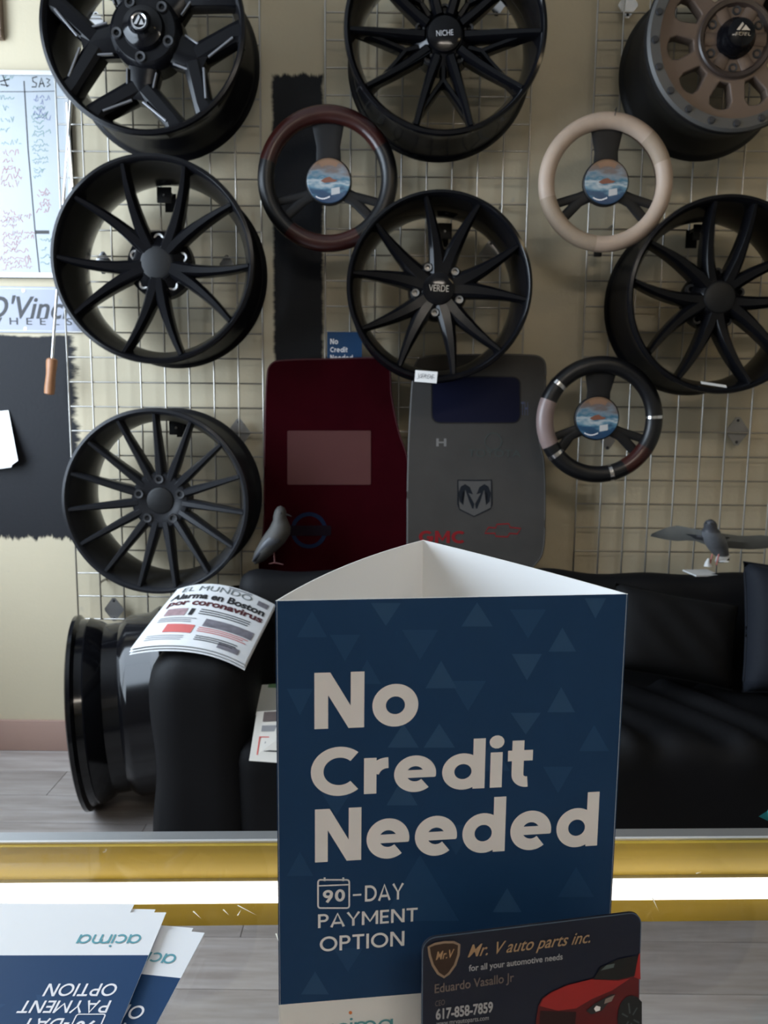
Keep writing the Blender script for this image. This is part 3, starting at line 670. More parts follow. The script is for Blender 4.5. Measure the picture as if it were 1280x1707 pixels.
def steering(u, v, rpx, Y, label, tilt, segs, rest, disc_uv, disc_r, tube_px):
    k = mpp(u, v, Y); c = W(u, v, Y); r = tube_px*k; R = rpx*k-r
    t = thing('steering_wheel_cover', label, 'steering cover', (c.x, Y, c.z), 0, 'steering wheel covers hung on the grid')
    t.rotation_euler = tilt
    bm = bmesh.new(); torus_sector(bm, R, r, 0, 360, 72); obj('cover_ring', bm, rest, t, smooth=60)
    for (a0, a1, m, nm, ex) in segs:
        bm = bmesh.new(); torus_sector(bm, R, r*ex, a0, a1, max(4, int(abs(a1-a0)/5))); obj(nm, bm, m, t, smooth=60)
    d = W(*disc_uv, Y)-c; dx, dz = d.x, d.z; dr = disc_r*k
    # cardboard display insert: one broad upper arm, two forked lower arms
    hub_ = obj('insert_hub', lathe([(0, -0.004), (dr*0.98, -0.004), (dr*1.06, 0.0), (dr*1.06, 0.012), (0, 0.012)], 40), CARBLACK, t); hub_.location = (dx, 0, dz)
    obj('insert_arm', bar([(dx, dz, 0.002, dr*0.62, 0.010), (dx*0.4, (R-r)*0.6, 0.006, dr*0.55, 0.010), (0, R-r*0.3, 0.004, dr*0.8, 0.010)]), CARBLACK, t)
    for s in (-1, 1):
        for aa, ww in ((-22 if s > 0 else -158, 0.20), (-40 if s > 0 else -140, 0.24)):
            e = pol(R-r*0.3, aa)
            obj('insert_arm', bar([(dx+s*dr*0.5, dz-dr*0.45, 0.002, dr*0.3, 0.010), (dx+s*dr*1.2, dz-dr*0.75+(0.12*dr if ww < 0.22 else -0.1*dr), 0.004, dr*ww, 0.010), (e[0], e[1], 0.003, dr*ww, 0.010)]), CARBLACK, t)
    me = fin(lathe([(0, -0.0052), (dr*0.97, -0.0052), (dr, -0.0045)], 40), 'printed_disc'); p = link('printed_disc', me, DISC, t); p.location = (dx, 0, dz)
    q = dr
    link('printed_car', flip_check(flat_polys('printed_car', [[(-0.38*q, -0.02*q), (-0.2*q, -0.10*q), (0.3*q, -0.05*q), (0.42*q, 0.03*q), (0.2*q, 0.07*q), (0.05*q, 0.17*q), (-0.15*q, 0.13*q)]], -0.0056)), mat('print_rust', (0.20, 0.07, 0.04), 0.5), p)
    link('printed_banner', flip_check(flat_polys('printed_banner', [[pol(0.92*q, 60+i*10) for i in range(7)]+[pol(0.68*q, 120-i*10) for i in range(7)]], -0.0056)), mat('print_brown', (0.22, 0.12, 0.07), 0.5), p)
    link('barcode_label', flip_check(flat_polys('barcode_label', [[(0.12*q, -0.64*q), (0.52*q, -0.56*q), (0.50*q, -0.28*q), (0.12*q, -0.34*q)]], -0.0057)), mat('label_grey', (0.5, 0.5, 0.5), 0.6), p)
    bm = bmesh.new(); ribbon(bm, [(-0.6*q+i*0.05*q, -0.62*q-0.10*q*math.sin(i*PI/13)-0.1*q+0.03*q*(i % 2)) for i in range(14)], 0.05*q)
    o = link('printed_slogan', flip_check(fin(bm, 'slogan')), PRINTW, p); o.location = (0, -0.0057, 0)
    return t
WOODRED = mat('red_brown_wood_print', (0.030, 0.006, 0.0045), 0.28, var=0.35, vscale=30)
BLKLEA = mat('black_leather', (0.005, 0.005, 0.006), 0.35, bump=0.15, bscale=500, spec=0.4)
BEIGE = mat('beige_leather', (0.43, 0.325, 0.25), 0.5, bump=0.2, bscale=600, var=0.06, vscale=30)
ROSE = mat('rose_grey_vinyl', (0.22, 0.16, 0.15), 0.35)
steering(546, 299, 117, 2.25, 'dark red and black steering wheel cover in front of the black painted stripe', (0, 0, 0),
         [(52, 165, WOODRED, 'wood_panel', 1.03), (30, 52, WOODRED, 'wood_panel', 1.03), (232, 300, WOODRED, 'wood_panel', 1.03)], BLKLEA, (548, 302), 36, 14)
t = steering(1009, 305, 112, 2.185, 'beige leather steering wheel cover left of the bronze wheel', (0, 0, 0),
         [(195, 262, mat('stitched_beige', (0.33, 0.25, 0.18), 0.6, bump=0.5, bscale=300), 'grip_panel', 1.01), (20, 48, mat('stitched_beige', (0.33, 0.25, 0.18)), 'grip_panel', 1.01)], BEIGE, (1010, 304), 36, 13.5)
k = mpp(1009, 305, 2.185)
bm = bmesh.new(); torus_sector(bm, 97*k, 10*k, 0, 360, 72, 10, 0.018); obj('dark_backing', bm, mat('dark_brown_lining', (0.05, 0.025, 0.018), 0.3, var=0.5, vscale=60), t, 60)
obj('hang_tie', tube([(0.010, -0.026, 101*k), (0.018, -0.01, 116*k), (0.03, 0.05, 126*k)], 0.0013, 6), INK, t)
CHR = CHROME
steering(999, 700, 105, 2.19, 'black steering wheel cover with chrome bands, lowest of the three covers', (0, 0, 0),
         [(139, 143, CHR, 'chrome_band', 1.05), (217, 221, CHR, 'chrome_band', 1.05), (282, 286, CHR, 'chrome_band', 1.05), (2, 5, CHR, 'chrome_band', 1.05), (160, 208, ROSE, 'grip_panel', 1.03), (300, 330, WOODRED, 'grip_panel', 1.02)], BLKLEA, (995, 697), 35, 14)

# ================================================================== WHITEBOARD, PLATE, POLE on the left
yb = WALL_B-0.016
p0, p1 = W(-170, 118, yb), W(127, 462, yb)
wb = thing('whiteboard', 'whiteboard with faded red and green marker notes on the left wall', 'whiteboard', ((p0.x+p1.x)/2, yb, W(60, 463, yb).z))
hw = (p1.x-p0.x)/2; hh = W(60, 119, yb).z-W(60, 463, yb).z
obj('board', box(-hw, hw, 0.0, 0.014, 0.0, hh), mat('whiteboard_surface', (0.31, 0.335, 0.355), 0.3), wb)
FR = mat('board_frame', (0.50, 0.50, 0.51), 0.4, metal=0.5)
for a in ((-hw, hw, hh-0.012, hh), (-hw, hw, 0, 0.014)): obj('frame_rail', box(a[0], a[1], -0.006, 0.014, a[2], a[3]), FR, wb)
for a in ((-hw, -hw+0.012), (hw-0.012, hw)): obj('frame_rail', box(a[0], a[1], -0.006, 0.014, 0.014, hh-0.012), FR, wb)
def wbl(u, v): p = W(u, v, yb); return (p.x-wb.location.x, p.z-wb.location.z)
def scribble(seed, x0, x1, y0, y1, n, amp):
    rnd = random.Random(seed); bm = bmesh.new()
    for i in range(n):
        vv = y0+(y1-y0)*(i+rnd.random()*0.6)/n; uu = x0+rnd.random()*6; end = x0+(x1-x0)*(0.45+0.55*rnd.random())
        pts = []
        while uu < end:
            pts.append(wbl(uu, vv+rnd.uniform(-amp, amp)-(uu-x0)*0.06)); uu += rnd.uniform(1.2, 2.6)
            if rnd.random() < 0.12 and len(pts) > 2: ribbon(bm, pts, 0.0016); pts = []
        if len(pts) > 2: ribbon(bm, pts, 0.0016)
    return flip_check(fin(bm, 'marker'))
def marker(me, m):
    o = link('marker_writing', me, m, wb); o.location = (0, -0.0006, 0); return o
MR = mat('marker_red', (0.32, 0.10, 0.09), 0.6); MG = mat('marker_green', (0.10, 0.21, 0.18), 0.6); MB = mat('marker_blue', (0.08, 0.10, 0.25), 0.6)
marker(scribble(1, 0, 38, 255, 315, 6, 7), MR); marker(scribble(2, 0, 60, 350, 455, 12, 5), MR); marker(scribble(3, 52, 86, 180, 300, 16, 4), MG)
marker(scribble(4, 0, 38, 160, 245, 5, 5), MG); marker(scribble(5, 55, 88, 160, 205, 5, 5), MB); marker(scribble(6, 60, 90, 315, 355, 5, 5), MR); marker(scribble(7, 66, 90, 400, 445, 4, 4), MG); marker(scribble(8, 2, 34, 126, 133, 2, 3), MG)
bm = bmesh.new()
ribbon(bm, [wbl(40, 135), wbl(47, 250), wbl(58, 380), wbl(66, 455)], 0.0035); ribbon(bm, [wbl(-60, 153), wbl(46, 153), wbl(92, 152)], 0.002)
ribbon(bm, [wbl(59, 387), wbl(82, 387)], 0.010)
for st in ([(62, 128), (54, 130), (55, 136), (61, 139), (60, 145), (53, 145)], [(65, 146), (69, 130), (74, 145)], [(66, 140), (73, 139)], [(77, 131), (83, 133), (79, 138), (84, 141), (78, 145)], [(4, 124), (12, 145)], [(0, 136), (16, 132)], [(1, 141), (15, 143)]):
    ribbon(bm, [wbl(*q) for q in st], 0.0035)
marker(flip_check(fin(bm, 'marker')), INK)

p0, p1 = W(-75, 478, yb), W(135, 555, yb)
pl = thing('metal_sign_plate', 'embossed silver wheel maker plate below the whiteboard', 'sign plate', ((p0.x+p1.x)/2, yb, W(50, 554, yb).z))
hw = (p1.x-p0.x)/2; hh = W(50, 477, yb).z-W(50, 554, yb).z
PLM = mat('brushed_plate', (0.23, 0.24, 0.28), 0.45, metal=0.2)
me = poly_mesh('plate', [rrect(-hw, hw, 0, hh, 0.012)], 0.0015); me.transform(Matrix.Translation((0, 0.012, 0))); link('plate', me, PLM, pl)
bm = bmesh.new(); ribbon(bm, rrect(-hw+0.006, hw-0.006, 0.006, hh-0.006, 0.01), 0.002, True); o = link('embossed_border', flip_check(fin(bm, 'b')), mat('plate_border', (0.3, 0.3, 0.32), 0.4, metal=0.5), pl); o.location = (0, 0.0102, 0)  # flat border strip, a slightly lighter grey than the plate
def pll(u, v): q = W(u, v, yb); return q.x-pl.location.x, q.z-pl.location.z
a, b = pll(-42, 530), pll(122, 497)
me = text_mesh("D'Vinci", 1, 0.012, 0.3); link('plate_lettering', flip_check(fit(me, pll(-24, 530)[0], pll(116, 530)[0], a[1], b[1]+0.008, 0.0098)), INK, pl)
me = text_mesh("WHEELS", 1, 0.005, 0, 'LEFT', 1.9); link('plate_lettering', flip_check(fit(me, pll(-24, 540)[0], pll(118, 540)[0], pll(50, 541)[1], pll(50, 529)[1], 0.0098)), INK, pl)
for sx in (-1, 1):
    for zz in (0.012, hh-0.012):
        o = obj('bolt_hole', lathe([(0, 0), (0.006, 0), (0.006, -0.0006), (0, -0.0008)], 14), STEEL, pl); o.location = (-hw*0.4+sx*0.09, 0.0102, zz)
# long rod with a wooden handle
ys = GY-0.02
a, b, c = W(118, 168, ys), W(87, 597, ys), W(82, 658, ys)
t = thing('hooked_rod', 'thin steel rod with a turned wooden handle hanging on the left grid', 'rod', (c.x, ys, c.z))
L_ = lambda p: tuple(Vector(p)-Vector(t.location))
obj('rod', tube([L_(a), L_(b)], 0.0042, 10), CHROME, t)
k = mpp(85, 630, ys); ax = Vector(L_(b)); d = ax.normalized()
bm = tube([(0, 0, 0), d*0.003, d*0.02, d*0.06, d*0.10, d*(ax.length-0.004), ax], [0.008*0.9, 0.0145, 0.0155, 0.0135, 0.0165, 0.0150, 0.009], 16)
obj('handle', bm, mat('turned_wood', (0.30, 0.135, 0.06), 0.45, var=0.3, vscale=40), t)
obj('hook', tube([L_(a)]+[tuple(Vector(L_(a))+Vector((0.012*math.sin(q), 0.012, 0.012-0.012*math.cos(q)))) for q in (0.8, 1.6, 2.4, 3.1)], 0.003, 8), CHROME, t)
# second short chrome rod hanging on the panel edge
a, b = W(112, 172, ys), W(121, 312, ys)
t = thing('chrome_rod', 'short chrome rod hanging in front of the whiteboard edge', 'rod', (b.x, ys, b.z))
obj('rod', tube([(0, 0, 0), (a.x-b.x, 0, a.z-b.z)], 0.0034, 8), CHROME, t)
obj('loop', tube([(a.x-b.x+0.008*math.sin(q), 0.008*(1-math.cos(q)), a.z-b.z+0.008*(1-math.cos(q))) for q in (0, 0.8, 1.6, 2.4, 3.1)], 0.0025, 8), CHROME, t)
# paper on the black paint
def wl(u, v, dy=0.0): return W(u, v, WALL_B-0.003-dy)
bm = bmesh.new()
q = [(-60, 690, 0.0), (14, 684, 0.0), (30, 768, 0.03), (20, 775, 0.03), (19, 779, 0.028), (-60, 790, 0.0)]
top = [bm.verts.new(wl(u, v, d)) for u, v, d in q]; bot = [bm.verts.new(wl(u, v, d-0.0012)) for u, v, d in q]
bm.faces.new(top); bm.faces.new(bot[::-1])
for i in range(len(q)): j = (i+1) % len(q); bm.faces.new((top[i], bot[i], bot[j], top[j]))
tag(rebase(obj('paper_sheet', bm, WHITE, None, 20)), 'white paper with a curled corner on the black painted patch', 'paper')
# sliver of a brown frame at the upper left edge
c0, c1 = W(-120, -40, yb), W(4, 64, yb)
t = thing('picture_frame', 'brown frame edge at the upper left above the whiteboard', 'frame', ((c0.x+c1.x)/2, yb, W(0, 64, yb).z))
hw = (c1.x-c0.x)/2; hh = W(0, -60, yb).z-W(0, 64, yb).z
BRN = mat('brown_frame', (0.16, 0.11, 0.08), 0.5)
for a in ((-hw, hw, 0, 0.02), (-hw, hw, hh-0.02, hh), (-hw, -hw+0.02, 0.02, hh-0.02), (hw-0.02, hw, 0.02, hh-0.02)): obj('frame_rail', box(a[0], a[1], -0.008, 0.016, a[2], a[3], bev=0.002), BRN, t)
obj('picture', box(-hw+0.02, hw-0.02, 0.006, 0.014, 0.02, hh-0.02), mat('faded_print', (0.4, 0.36, 0.3), 0.5, var=0.3), t)
# small blue card tucked behind the red mat
yc = 2.363
c = W(574, 640, yc); t = thing('promo_card', 'small blue no credit card leaning behind the red floor mat', 'card', (c.x, yc, c.z))
k = mpp(574, 590, yc); hw = 29*k; hh = 85*k
obj('card', box(-hw, hw, 0, 0.001, 0, hh), NAVY2, t)
for i, (s, w0) in enumerate((('No', 0.45), ('Credit', 1.0), ('Needed', 1.3))):
    me = lettering(s); zt = hh-(11+i*13)*k
    link('lettering', flip_check(fit(me, -hw*0.82, -hw*0.82+hw*w0, zt-9*k, zt, -0.0006)), PRINTW, t)
# clip with clear sleeve
c = W(996, 428, GY-0.01); t = thing('plastic_clip', 'small black clip with a clear sleeve under the beige steering cover', 'clip', (c.x, c.y, c.z))
obj('clip', box(-0.011, 0.011, -0.006, 0.006, 0.0, 0.024, bev=0.002), MATTE, t); obj('sleeve', box(-0.011, 0.011, -0.002, -0.001, -0.085, 0.0), GLASS, t)

# ================================================================== FLOOR MATS behind the sofa back
def floor_mat(label, px, m, edge, yb_, yt_, logos, name='car_floor_mat'):
    zt = W(px[0][0], px[0][1], yt_).z
    # outline in the plane of the leaning mat
    zb = 0.55; c = W(sum(p[0] for p in px)/len(px), 800, yt_)
    t = thing(name, label, 'floor mat', (c.x, yb_, zb))
    tl = math.atan2(yt_-yb_, zt-zb)
    def loc(u, v):
        d = ray(u, v); o = CAM-Vector((c.x, yb_, zb)); n = Vector((0, -math.cos(tl), math.sin(tl)))
        p = o+d*(-(o.dot(n))/d.dot(n)); return p.x, p.z/math.cos(tl)
    t.rotation_euler = (-tl, 0, 0)
    pts = [loc(u, v) for u, v in px]
    me = poly_mesh('mat_body', [pts], 0.005, 0.003); me.transform(Matrix.Translation((0, 0.008, 0))); me.shade_smooth(); me.set_sharp_from_angle(angle=0.6); link('carpet', me, m, t)
    bm = tube([(x, 0.004, z) for x, z in pts], 0.0045, 6, closed=True); obj('edge_binding', bm, edge, t)
    for nm, fn, mm in logos:
        q = fn(loc); o = link(nm, flip_check(q), mm, t); o.location = (0, -0.0009, 0)
    return t
def rp(loc, x0, x1, y0, y1, r=10): return poly_mesh('p', [[loc(u, v) for u, v in rrect(x0, x1, y0, y1, r)]], 0.0006)
def curve_px(loc, pts, w, closed=False):
    bm = bmesh.new(); ribbon(bm, [loc(*p) for p in pts], w, closed); return fin(bm, 'p')
def txt_px(loc, s, x0, x1, y0, y1, bold=0.02, shear=0.0):
    a, b = loc(x0, y1), loc(x1, y0); return fit(text_mesh(s, 1, bold, shear), a[0], b[0], a[1], b[1])
def smooth_loop(p, n=6):
    out = []; N = len(p)
    for i in range(N):
        a, b, c, d = [Vector(p[(i+k) % N]) for k in (-1, 0, 1, 2)]
        for k in range(n):
            s = k/n; out.append(tuple(0.5*((2*b)+(c-a)*s+(2*a-5*b+4*c-d)*s*s+(3*b-a-3*c+d)*s**3)))
    return out
redpx = smooth_loop([(445, 640), (452, 608), (480, 601), (560, 599), (630, 598), (648, 610), (652, 660), (664, 720), (679, 770), (681, 860), (680, 1000), (560, 1003), (440, 1003), (441, 860), (442, 740)])
REDC = mat('dark_red_carpet', (0.024, 0.001, 0.003), 0.95, bump=0.6, bscale=900, var=0.25, vscale=12, spec=0.03)
NB = mat('emblem_blue', (0.006, 0.014, 0.04), 0.8, spec=0.08)
def ring_px(loc): return curve_px(loc, arc(515, 884, 27, 0, 359, 40), 0.012, True)
floor_mat('dark red carpet floor mat with a clear rectangle behind the sofa back', redpx, REDC, mat('red_binding', (0.05, 0.006, 0.008), 0.8), 2.265, 2.338,
          [('clear_label', lambda l: rp(l, 479, 618, 718, 808, 2), mat('plastic_label', (0.075, 0.024, 0.024), 0.4, spec=0.2)),
           ('emblem_ring', ring_px, NB), ('emblem_bar', lambda l: rp(l, 478, 552, 876, 893, 2), mat('emblem_dark', (0.008, 0.004, 0.008), 0.8, spec=0.08))])
greypx = smooth_loop([(692, 612), (712, 595), (780, 592), (870, 592), (903, 598), (909, 625), (904, 690), (898, 730), (906, 770), (908, 840), (905, 915), (888, 945), (850, 990), (700, 1000), (682, 960), (680, 860), (681, 780), (684, 700)])
GREYC = mat('grey_carpet', (0.062, 0.058, 0.054), 0.95, bump=0.6, bscale=900, var=0.18, vscale=9, spec=0.03)
RAMB = mat('emblem_charcoal', (0.012, 0.014, 0.018), 0.8, spec=0.1); REDL = mat('emblem_red', (0.22, 0.015, 0.018), 0.8, spec=0.1); FNT = mat('emblem_faint', (0.056, 0.066, 0.062), 0.9, spec=0.1)
def shield(l):
    return curve_px(l, [(763, 800), (791, 801), (819, 800), (820, 840), (817, 848), (790, 861), (766, 849), (763, 840)], 0.004, True)
def horns(l):
    polys = []
    for s in (-1, 1):
        f = lambda x, y: l(791+s*x, y)
        polys.append([f(3, 824), f(8, 812), f(16, 807), f(23, 811), f(27, 822), f(25, 836), f(19, 842), f(22, 832), f(21, 822), f(16, 817), f(10, 822)])
        polys.append([f(2, 848), f(0.5, 840), f(11, 821), f(15, 818), f(9, 836), f(4, 848)])
    me = bpy.data.meshes.new('h'); bm = bmesh.new()
    for pl_ in polys: bm.faces.new([bm.verts.new((p[0], 0, p[1])) for p in pl_])
    bmesh.ops.triangulate(bm, faces=bm.faces); return fin(bm, 'horns')
def bowtie(l): return curve_px(l, [(808, 889), (814, 879), (826, 880), (828, 874), (848, 873), (850, 879), (868, 881), (862, 890), (849, 889), (846, 895), (826, 894), (825, 889)], 0.004, True)
floor_mat('grey carpet floor mat with printed car emblems behind the sofa back', greypx, GREYC, mat('grey_binding', (0.10, 0.095, 0.09), 0.8), 2.255, 2.338,
          [('heel_pad', lambda l: rp(l, 721, 866, 629, 704, 12), mat('navy_rubber', (0.004, 0.005, 0.018), 0.6, spec=0.1)),
           ('pad_border', lambda l: curve_px(l, rrect(721, 866, 629, 704, 12), 0.008, True), MATTE),
           ('shield_field', lambda l: poly_mesh('p', [[l(*q) for q in [(764, 802), (818, 802), (818, 846), (790, 860), (766, 848)]]], 0.0003), mat('emblem_pale', (0.085, 0.081, 0.078), 0.8, spec=0.1)),
           ('shield_outline', shield, RAMB), ('ram_horns', lambda l: (lambda m: (m.transform(Matrix.Translation((0, -0.0006, 0))), m)[1])(horns(l)), RAMB),
           ('bowtie_emblem', bowtie, REDL), ('red_lettering', lambda l: (lambda a, b: fit(lettering('GMC', 0.22, 0.12), a[0], b[0], a[1], b[1]))(l(698, 905), l(774, 885)), REDL),
           ('h_emblem', lambda l: txt_px(l, 'H', 727, 744, 731, 744, 0.03), mat('emblem_silver', (0.16, 0.155, 0.15), 0.6)),
           ('faint_lettering', lambda l: txt_px(l, 'TOYOTA', 780, 868, 750, 761, 0.0), FNT), ('faint_ring', lambda l: curve_px(l, arc(822, 736, 14, 0, 359, 30), 0.003, True), FNT),
           ('blue_mark', lambda l: txt_px(l, 'TH', 868, 880, 670, 692, 0.01), mat('emblem_dim_blue', (0.06, 0.07, 0.13), 0.8))])

# ================================================================== SOFA
CLOTH = mat('black_sofa_cover', (0.0028, 0.0028, 0.0035), 0.65, bump=0.25, bscale=350, spec=0.16)
XL, XRS = W(243, 1250, 1.62).x, 1.45
sofa = thing('sofa', 'black cloth covered sofa along the wall under the wheels', 'sofa', ((XL+XRS)/2, 1.98, 0))
SX = sofa.location.x
def fold(a, f, ph): return lambda p, n: a*math.sin(f[0]*p.x+f[1]*p.y+f[2]*p.z+ph)
def part(name, x0, x1, y0, y1, z0, z1, r, disp=None, n=(16, 16, 12), m=CLOTH, parent=sofa):
    bm = rbox(x1-x0, y1-y0, z1-z0, r, *n, disp); o = obj(name, bm, m, parent, smooth=80)
    o.location = ((x0+x1)/2-SX, (y0+y1)/2-1.98, (z0+z1)/2); return o
XA = W(400, 1150, 1.64).x
def arm_disp(p, n):
    return 0.006*math.sin(16*p.x+5*math.sin(4*p.z))*(1-abs(n.z)) + (0.008*(0.3-p.z)*0.3 if n.z < 0.5 else 0)
part('arm', XL, XA+0.03, 1.60, 2.33, 0.01, 0.605, 0.085, arm_disp, (20, 16, 20))
part('arm', XRS-0.28, XRS, 1.60, 2.33, 0.01, 0.605, 0.085, arm_disp, (20, 16, 20))
def seat_disp(p, n):
    d = 0.010*math.sin(46*p.x+16*p.y+2*math.sin(7*p.y)+2.5*math.sin(4*p.x))*max(0, n.z)+0.004*math.sin(70*p.x+30*p.y)*max(0, n.z)
    d += 0.008*math.sin(17*p.x+2*math.sin(8*p.z))*max(0, -n.y)
    return d
part('seat', XA-0.02, XRS-0.22, 1.605, 2.06, 0.02, 0.41, 0.06, seat_disp, (150, 30, 14))
def back_disp(p, n): return 0.005*math.sin(6*p.x+9*p.z+2*math.sin(5*p.x))+0.004*math.sin(23*p.x+11*p.z)
bk = part('back', W(398, 960, 2.1).x, XRS-0.10, 2.00, 2.14, 0.28, 0.69, 0.055, back_disp, (70, 10, 24)); bk.rotation_euler = (math.radians(-13), 0, 0)
for xx in (XL+0.06, XRS-0.06):
    for yy in (1.66, 2.27): obj('foot', box(xx-SX-0.02, xx-SX+0.02, yy-1.98-0.02, yy-1.98+0.02, 0, 0.03), MATTE, sofa)
# cushions
def cushion(label, u, v, Y, w, h, d, rot, m):
    c = W(u, v, Y)
    def puff(p, n): return 0.0
    bm = bmesh.new(); N = 22; vs = {}
    for s in (0, 1):
        for i in range(N+1):
            for j in range(N+1):
                a, b = 2*i/N-1, 2*j/N-1
                th = d/2*((1-a**4)*(1-b**4))**0.5
                th += 0.004*math.sin(9*a+7*b)*(1-a*a)*(1-b*b)
                k = 1-0.06*(1-a*a)*0 - 0.05*((a*a)*(1-b*b)+(b*b)*(1-a*a))
                edge_ = i in (0, N) or j in (0, N)
                key = (i, j) if edge_ else (i, j, s)
                if key not in vs: vs[key] = bm.verts.new((a*w/2*(1-0.05*(1-b*b)), (-th if s == 0 else th) if not edge_ else 0, b*h/2*(1-0.05*(1-a*a))))
    for s in (0, 1):
        for i in range(N):
            for j in range(N):
                g = lambda i, j: vs[(i, j)] if (i in (0, N) or j in (0, N)) else vs[(i, j, s)]
                bm.faces.new((g(i, j), g(i+1, j), g(i+1, j+1), g(i, j+1)))
    t = thing('cushion', label, 'cushion', c, 0, 'dark cushions on the sofa'); t.rotation_euler = rot
    ob = obj('cushion_cover', bm, m, t, smooth=80)
    obj('seam', tube([(a*w/2*(1-0.05*(1-b*b)), 0, b*h/2*(1-0.05*(1-a*a))) for a, b in [(-1+2*i/12, -1) for i in range(12)]+[(1, -1+2*i/12) for i in range(12)]+[(1-2*i/12, 1) for i in range(12)]+[(-1, 1-2*i/12) for i in range(12)]], 0.003, 6, closed=True), m, t)
    return t
cushion('black cushion leaning on the sofa back below the bird', 1122, 1060, 1.93, 0.33, 0.22, 0.11, (math.radians(-20), math.radians(10), 0), mat('black_cushion', (0.0035, 0.0035, 0.004), 0.8, spec=0.2, bump=0.2, bscale=400))
cushion('dark blue cushion at the right edge of the sofa', 1345, 1052, 1.855, 0.32, 0.32, 0.13, (math.radians(-16), math.radians(4), 0), mat('navy_cushion', (0.005, 0.007, 0.012), 0.75, spec=0.25, bump=0.2, bscale=400))

# ------------------------------------------------------------------ newspaper over the sofa arm
TL, TR, BR, BL = W(296, 988, 2.075), W(458, 1012, 2.00), W(408, 1117, 1.60), W(217, 1090, 1.66)
def NP(s, t_, lift=0.0):
    p = (TL*(1-s)+TR*s)*(1-t_)+(BL*(1-s)+BR*s)*t_
    return Vector((p.x, p.y, p.z+0.028*4*s*(1-s)+lift+0.003*math.sin(5*s+3*t_)))
nroot = thing('newspaper', 'folded newspaper with bold headline draped over the sofa arm', 'newspaper', NP(0.5, 0.5))
NO = Vector(nroot.location)
def sheet(lift, ds=0.0, dt=0.0):
    bm = bmesh.new(); N = 22; g = []
    for i in range(N+1): g.append([bm.verts.new(NP(ds+i/N, dt+j/N, lift)-NO) for j in range(N+1)])
    for i in range(N):
        for j in range(N): bm.faces.new((g[i][j], g[i][j+1], g[i+1][j+1], g[i+1][j]))
    return bm
for i in range(5): obj('page', sheet(0.010-i*0.0022, 0.010*math.sin(i*1.7)*(i > 0), 0.010*i*(-1)**i*0.6), NEWS, nroot, smooth=60)
def wrap(me, s0, s1, t0, t1, lift=0.0112):
    """flat XZ print into the (s, t) box of the front page"""
    bm = bmesh.new(); bm.from_mesh(me); 
    bmesh.ops.triangulate(bm, faces=bm.faces)
    for _ in range(1):
        es = [e for e in bm.edges if e.calc_length() > 0.18*max(1e-6, max(v.co.x for v in bm.verts)-min(v.co.x for v in bm.verts))]
        if es: bmesh.ops.subdivide_edges(bm, edges=es, cuts=4, use_grid_fill=True)
    xs = [v.co.x for v in bm.verts]; zs = [v.co.z for v in bm.verts]; a, b, c, d = min(xs), max(xs), min(zs), max(zs)
    for v in bm.verts: v.co = NP(s0+(v.co.x-a)/(b-a)*(s1-s0), t1-(v.co.z-c)/(d-c)*(t1-t0), lift)-NO
    return fin(bm, 'print', None, False)
def news_text(s, s0, s1, t0, t1, m=INK, bold=0.02): link('headline', wrap(text_mesh(s, 1, bold), s0, s1, t0, t1), m, nroot)
def rect_grid(n=6, m_=6):
    bm = bmesh.new(); bmesh.ops.create_grid(bm, x_segments=n, y_segments=m_, size=1, matrix=Matrix.Rotation(PI/2, 4, 'X')); return fin(bm, 'r')
def news_rect(s0, s1, t0, t1, m, name='printed_block'):
    bm = bmesh.new(); N = 6; g = [[bm.verts.new(NP(s0+(s1-s0)*i/N, t0+(t1-t0)*j/N, 0.0110)-NO) for j in range(N+1)] for i in range(N+1)]
    for i in range(N):
        for j in range(N): bm.faces.new((g[i][j], g[i][j+1], g[i+1][j+1], g[i+1][j]))
    link(name, fin(bm, name), m, nroot)
news_text('EL MUNDO', 0.10, 0.80, 0.05, 0.14, mat('masthead_grey', (0.12, 0.14, 0.14), 0.6), 0.0)
news_text('Alarma en Boston', 0.04, 0.96, 0.18, 0.29, INK, 0.035)
news_text('por coronavirus', 0.06, 0.97, 0.305, 0.43, mat('ink_maroon', (0.08, 0.015, 0.02), 0.6), 0.035)
def news_lines(name, s0, s1, t0, t1, n, m, w=0.4):
    bm = bmesh.new(); rnd = random.Random(int(s0*100+t0*1000))
    for k in range(n):
        a = t0+(t1-t0)*k/n; b = a+(t1-t0)/n*w; e = s1-(s1-s0)*rnd.random()*0.15; N = 6
        row = [[bm.verts.new(NP(s0+(e-s0)*i/N, q, 0.0111)-NO) for q in (a, b)] for i in range(N+1)]
        for i in range(N): bm.faces.new((row[i][0], row[i][1], row[i+1][1], row[i+1][0]))
    link(name, fin(bm, name), m, nroot)
news_lines('text_lines', 0.42, 0.95, 0.45, 0.55, 3, INK); news_lines('text_lines', 0.08, 0.44, 0.60, 0.68, 3, INKG); news_lines('text_lines', 0.50, 0.97, 0.72, 0.80, 3, INKR, 0.35)
news_lines('text_lines', 0.52, 0.9, 0.84, 0.92, 3, INK); news_lines('text_lines', 0.08, 0.44, 0.86, 0.94, 3, INKG, 0.3); news_lines('text_lines', 0.55, 0.8, 0.02, 0.045, 1, INKG, 0.8)
PHOTO = mat('printed_photo', (0.16, 0.15, 0.17), 0.6, var=0.8, vscale=45)
news_rect(0.52, 0.96, 0.585, 0.70, PHOTO, 'printed_photo'); news_rect(0.10, 0.30, 0.455, 0.57, mat('printed_photo_rose', (0.30, 0.20, 0.21), 0.6, var=0.7, vscale=45), 'printed_photo'); news_rect(0.33, 0.37, 0.455, 0.56, INK)
news_rect(0.20, 0.46, 0.70, 0.82, mat('printed_red_box', (0.55, 0.13, 0.12), 0.6)); news_rect(0.74, 0.92, 0.88, 0.95, PHOTO, 'printed_photo')
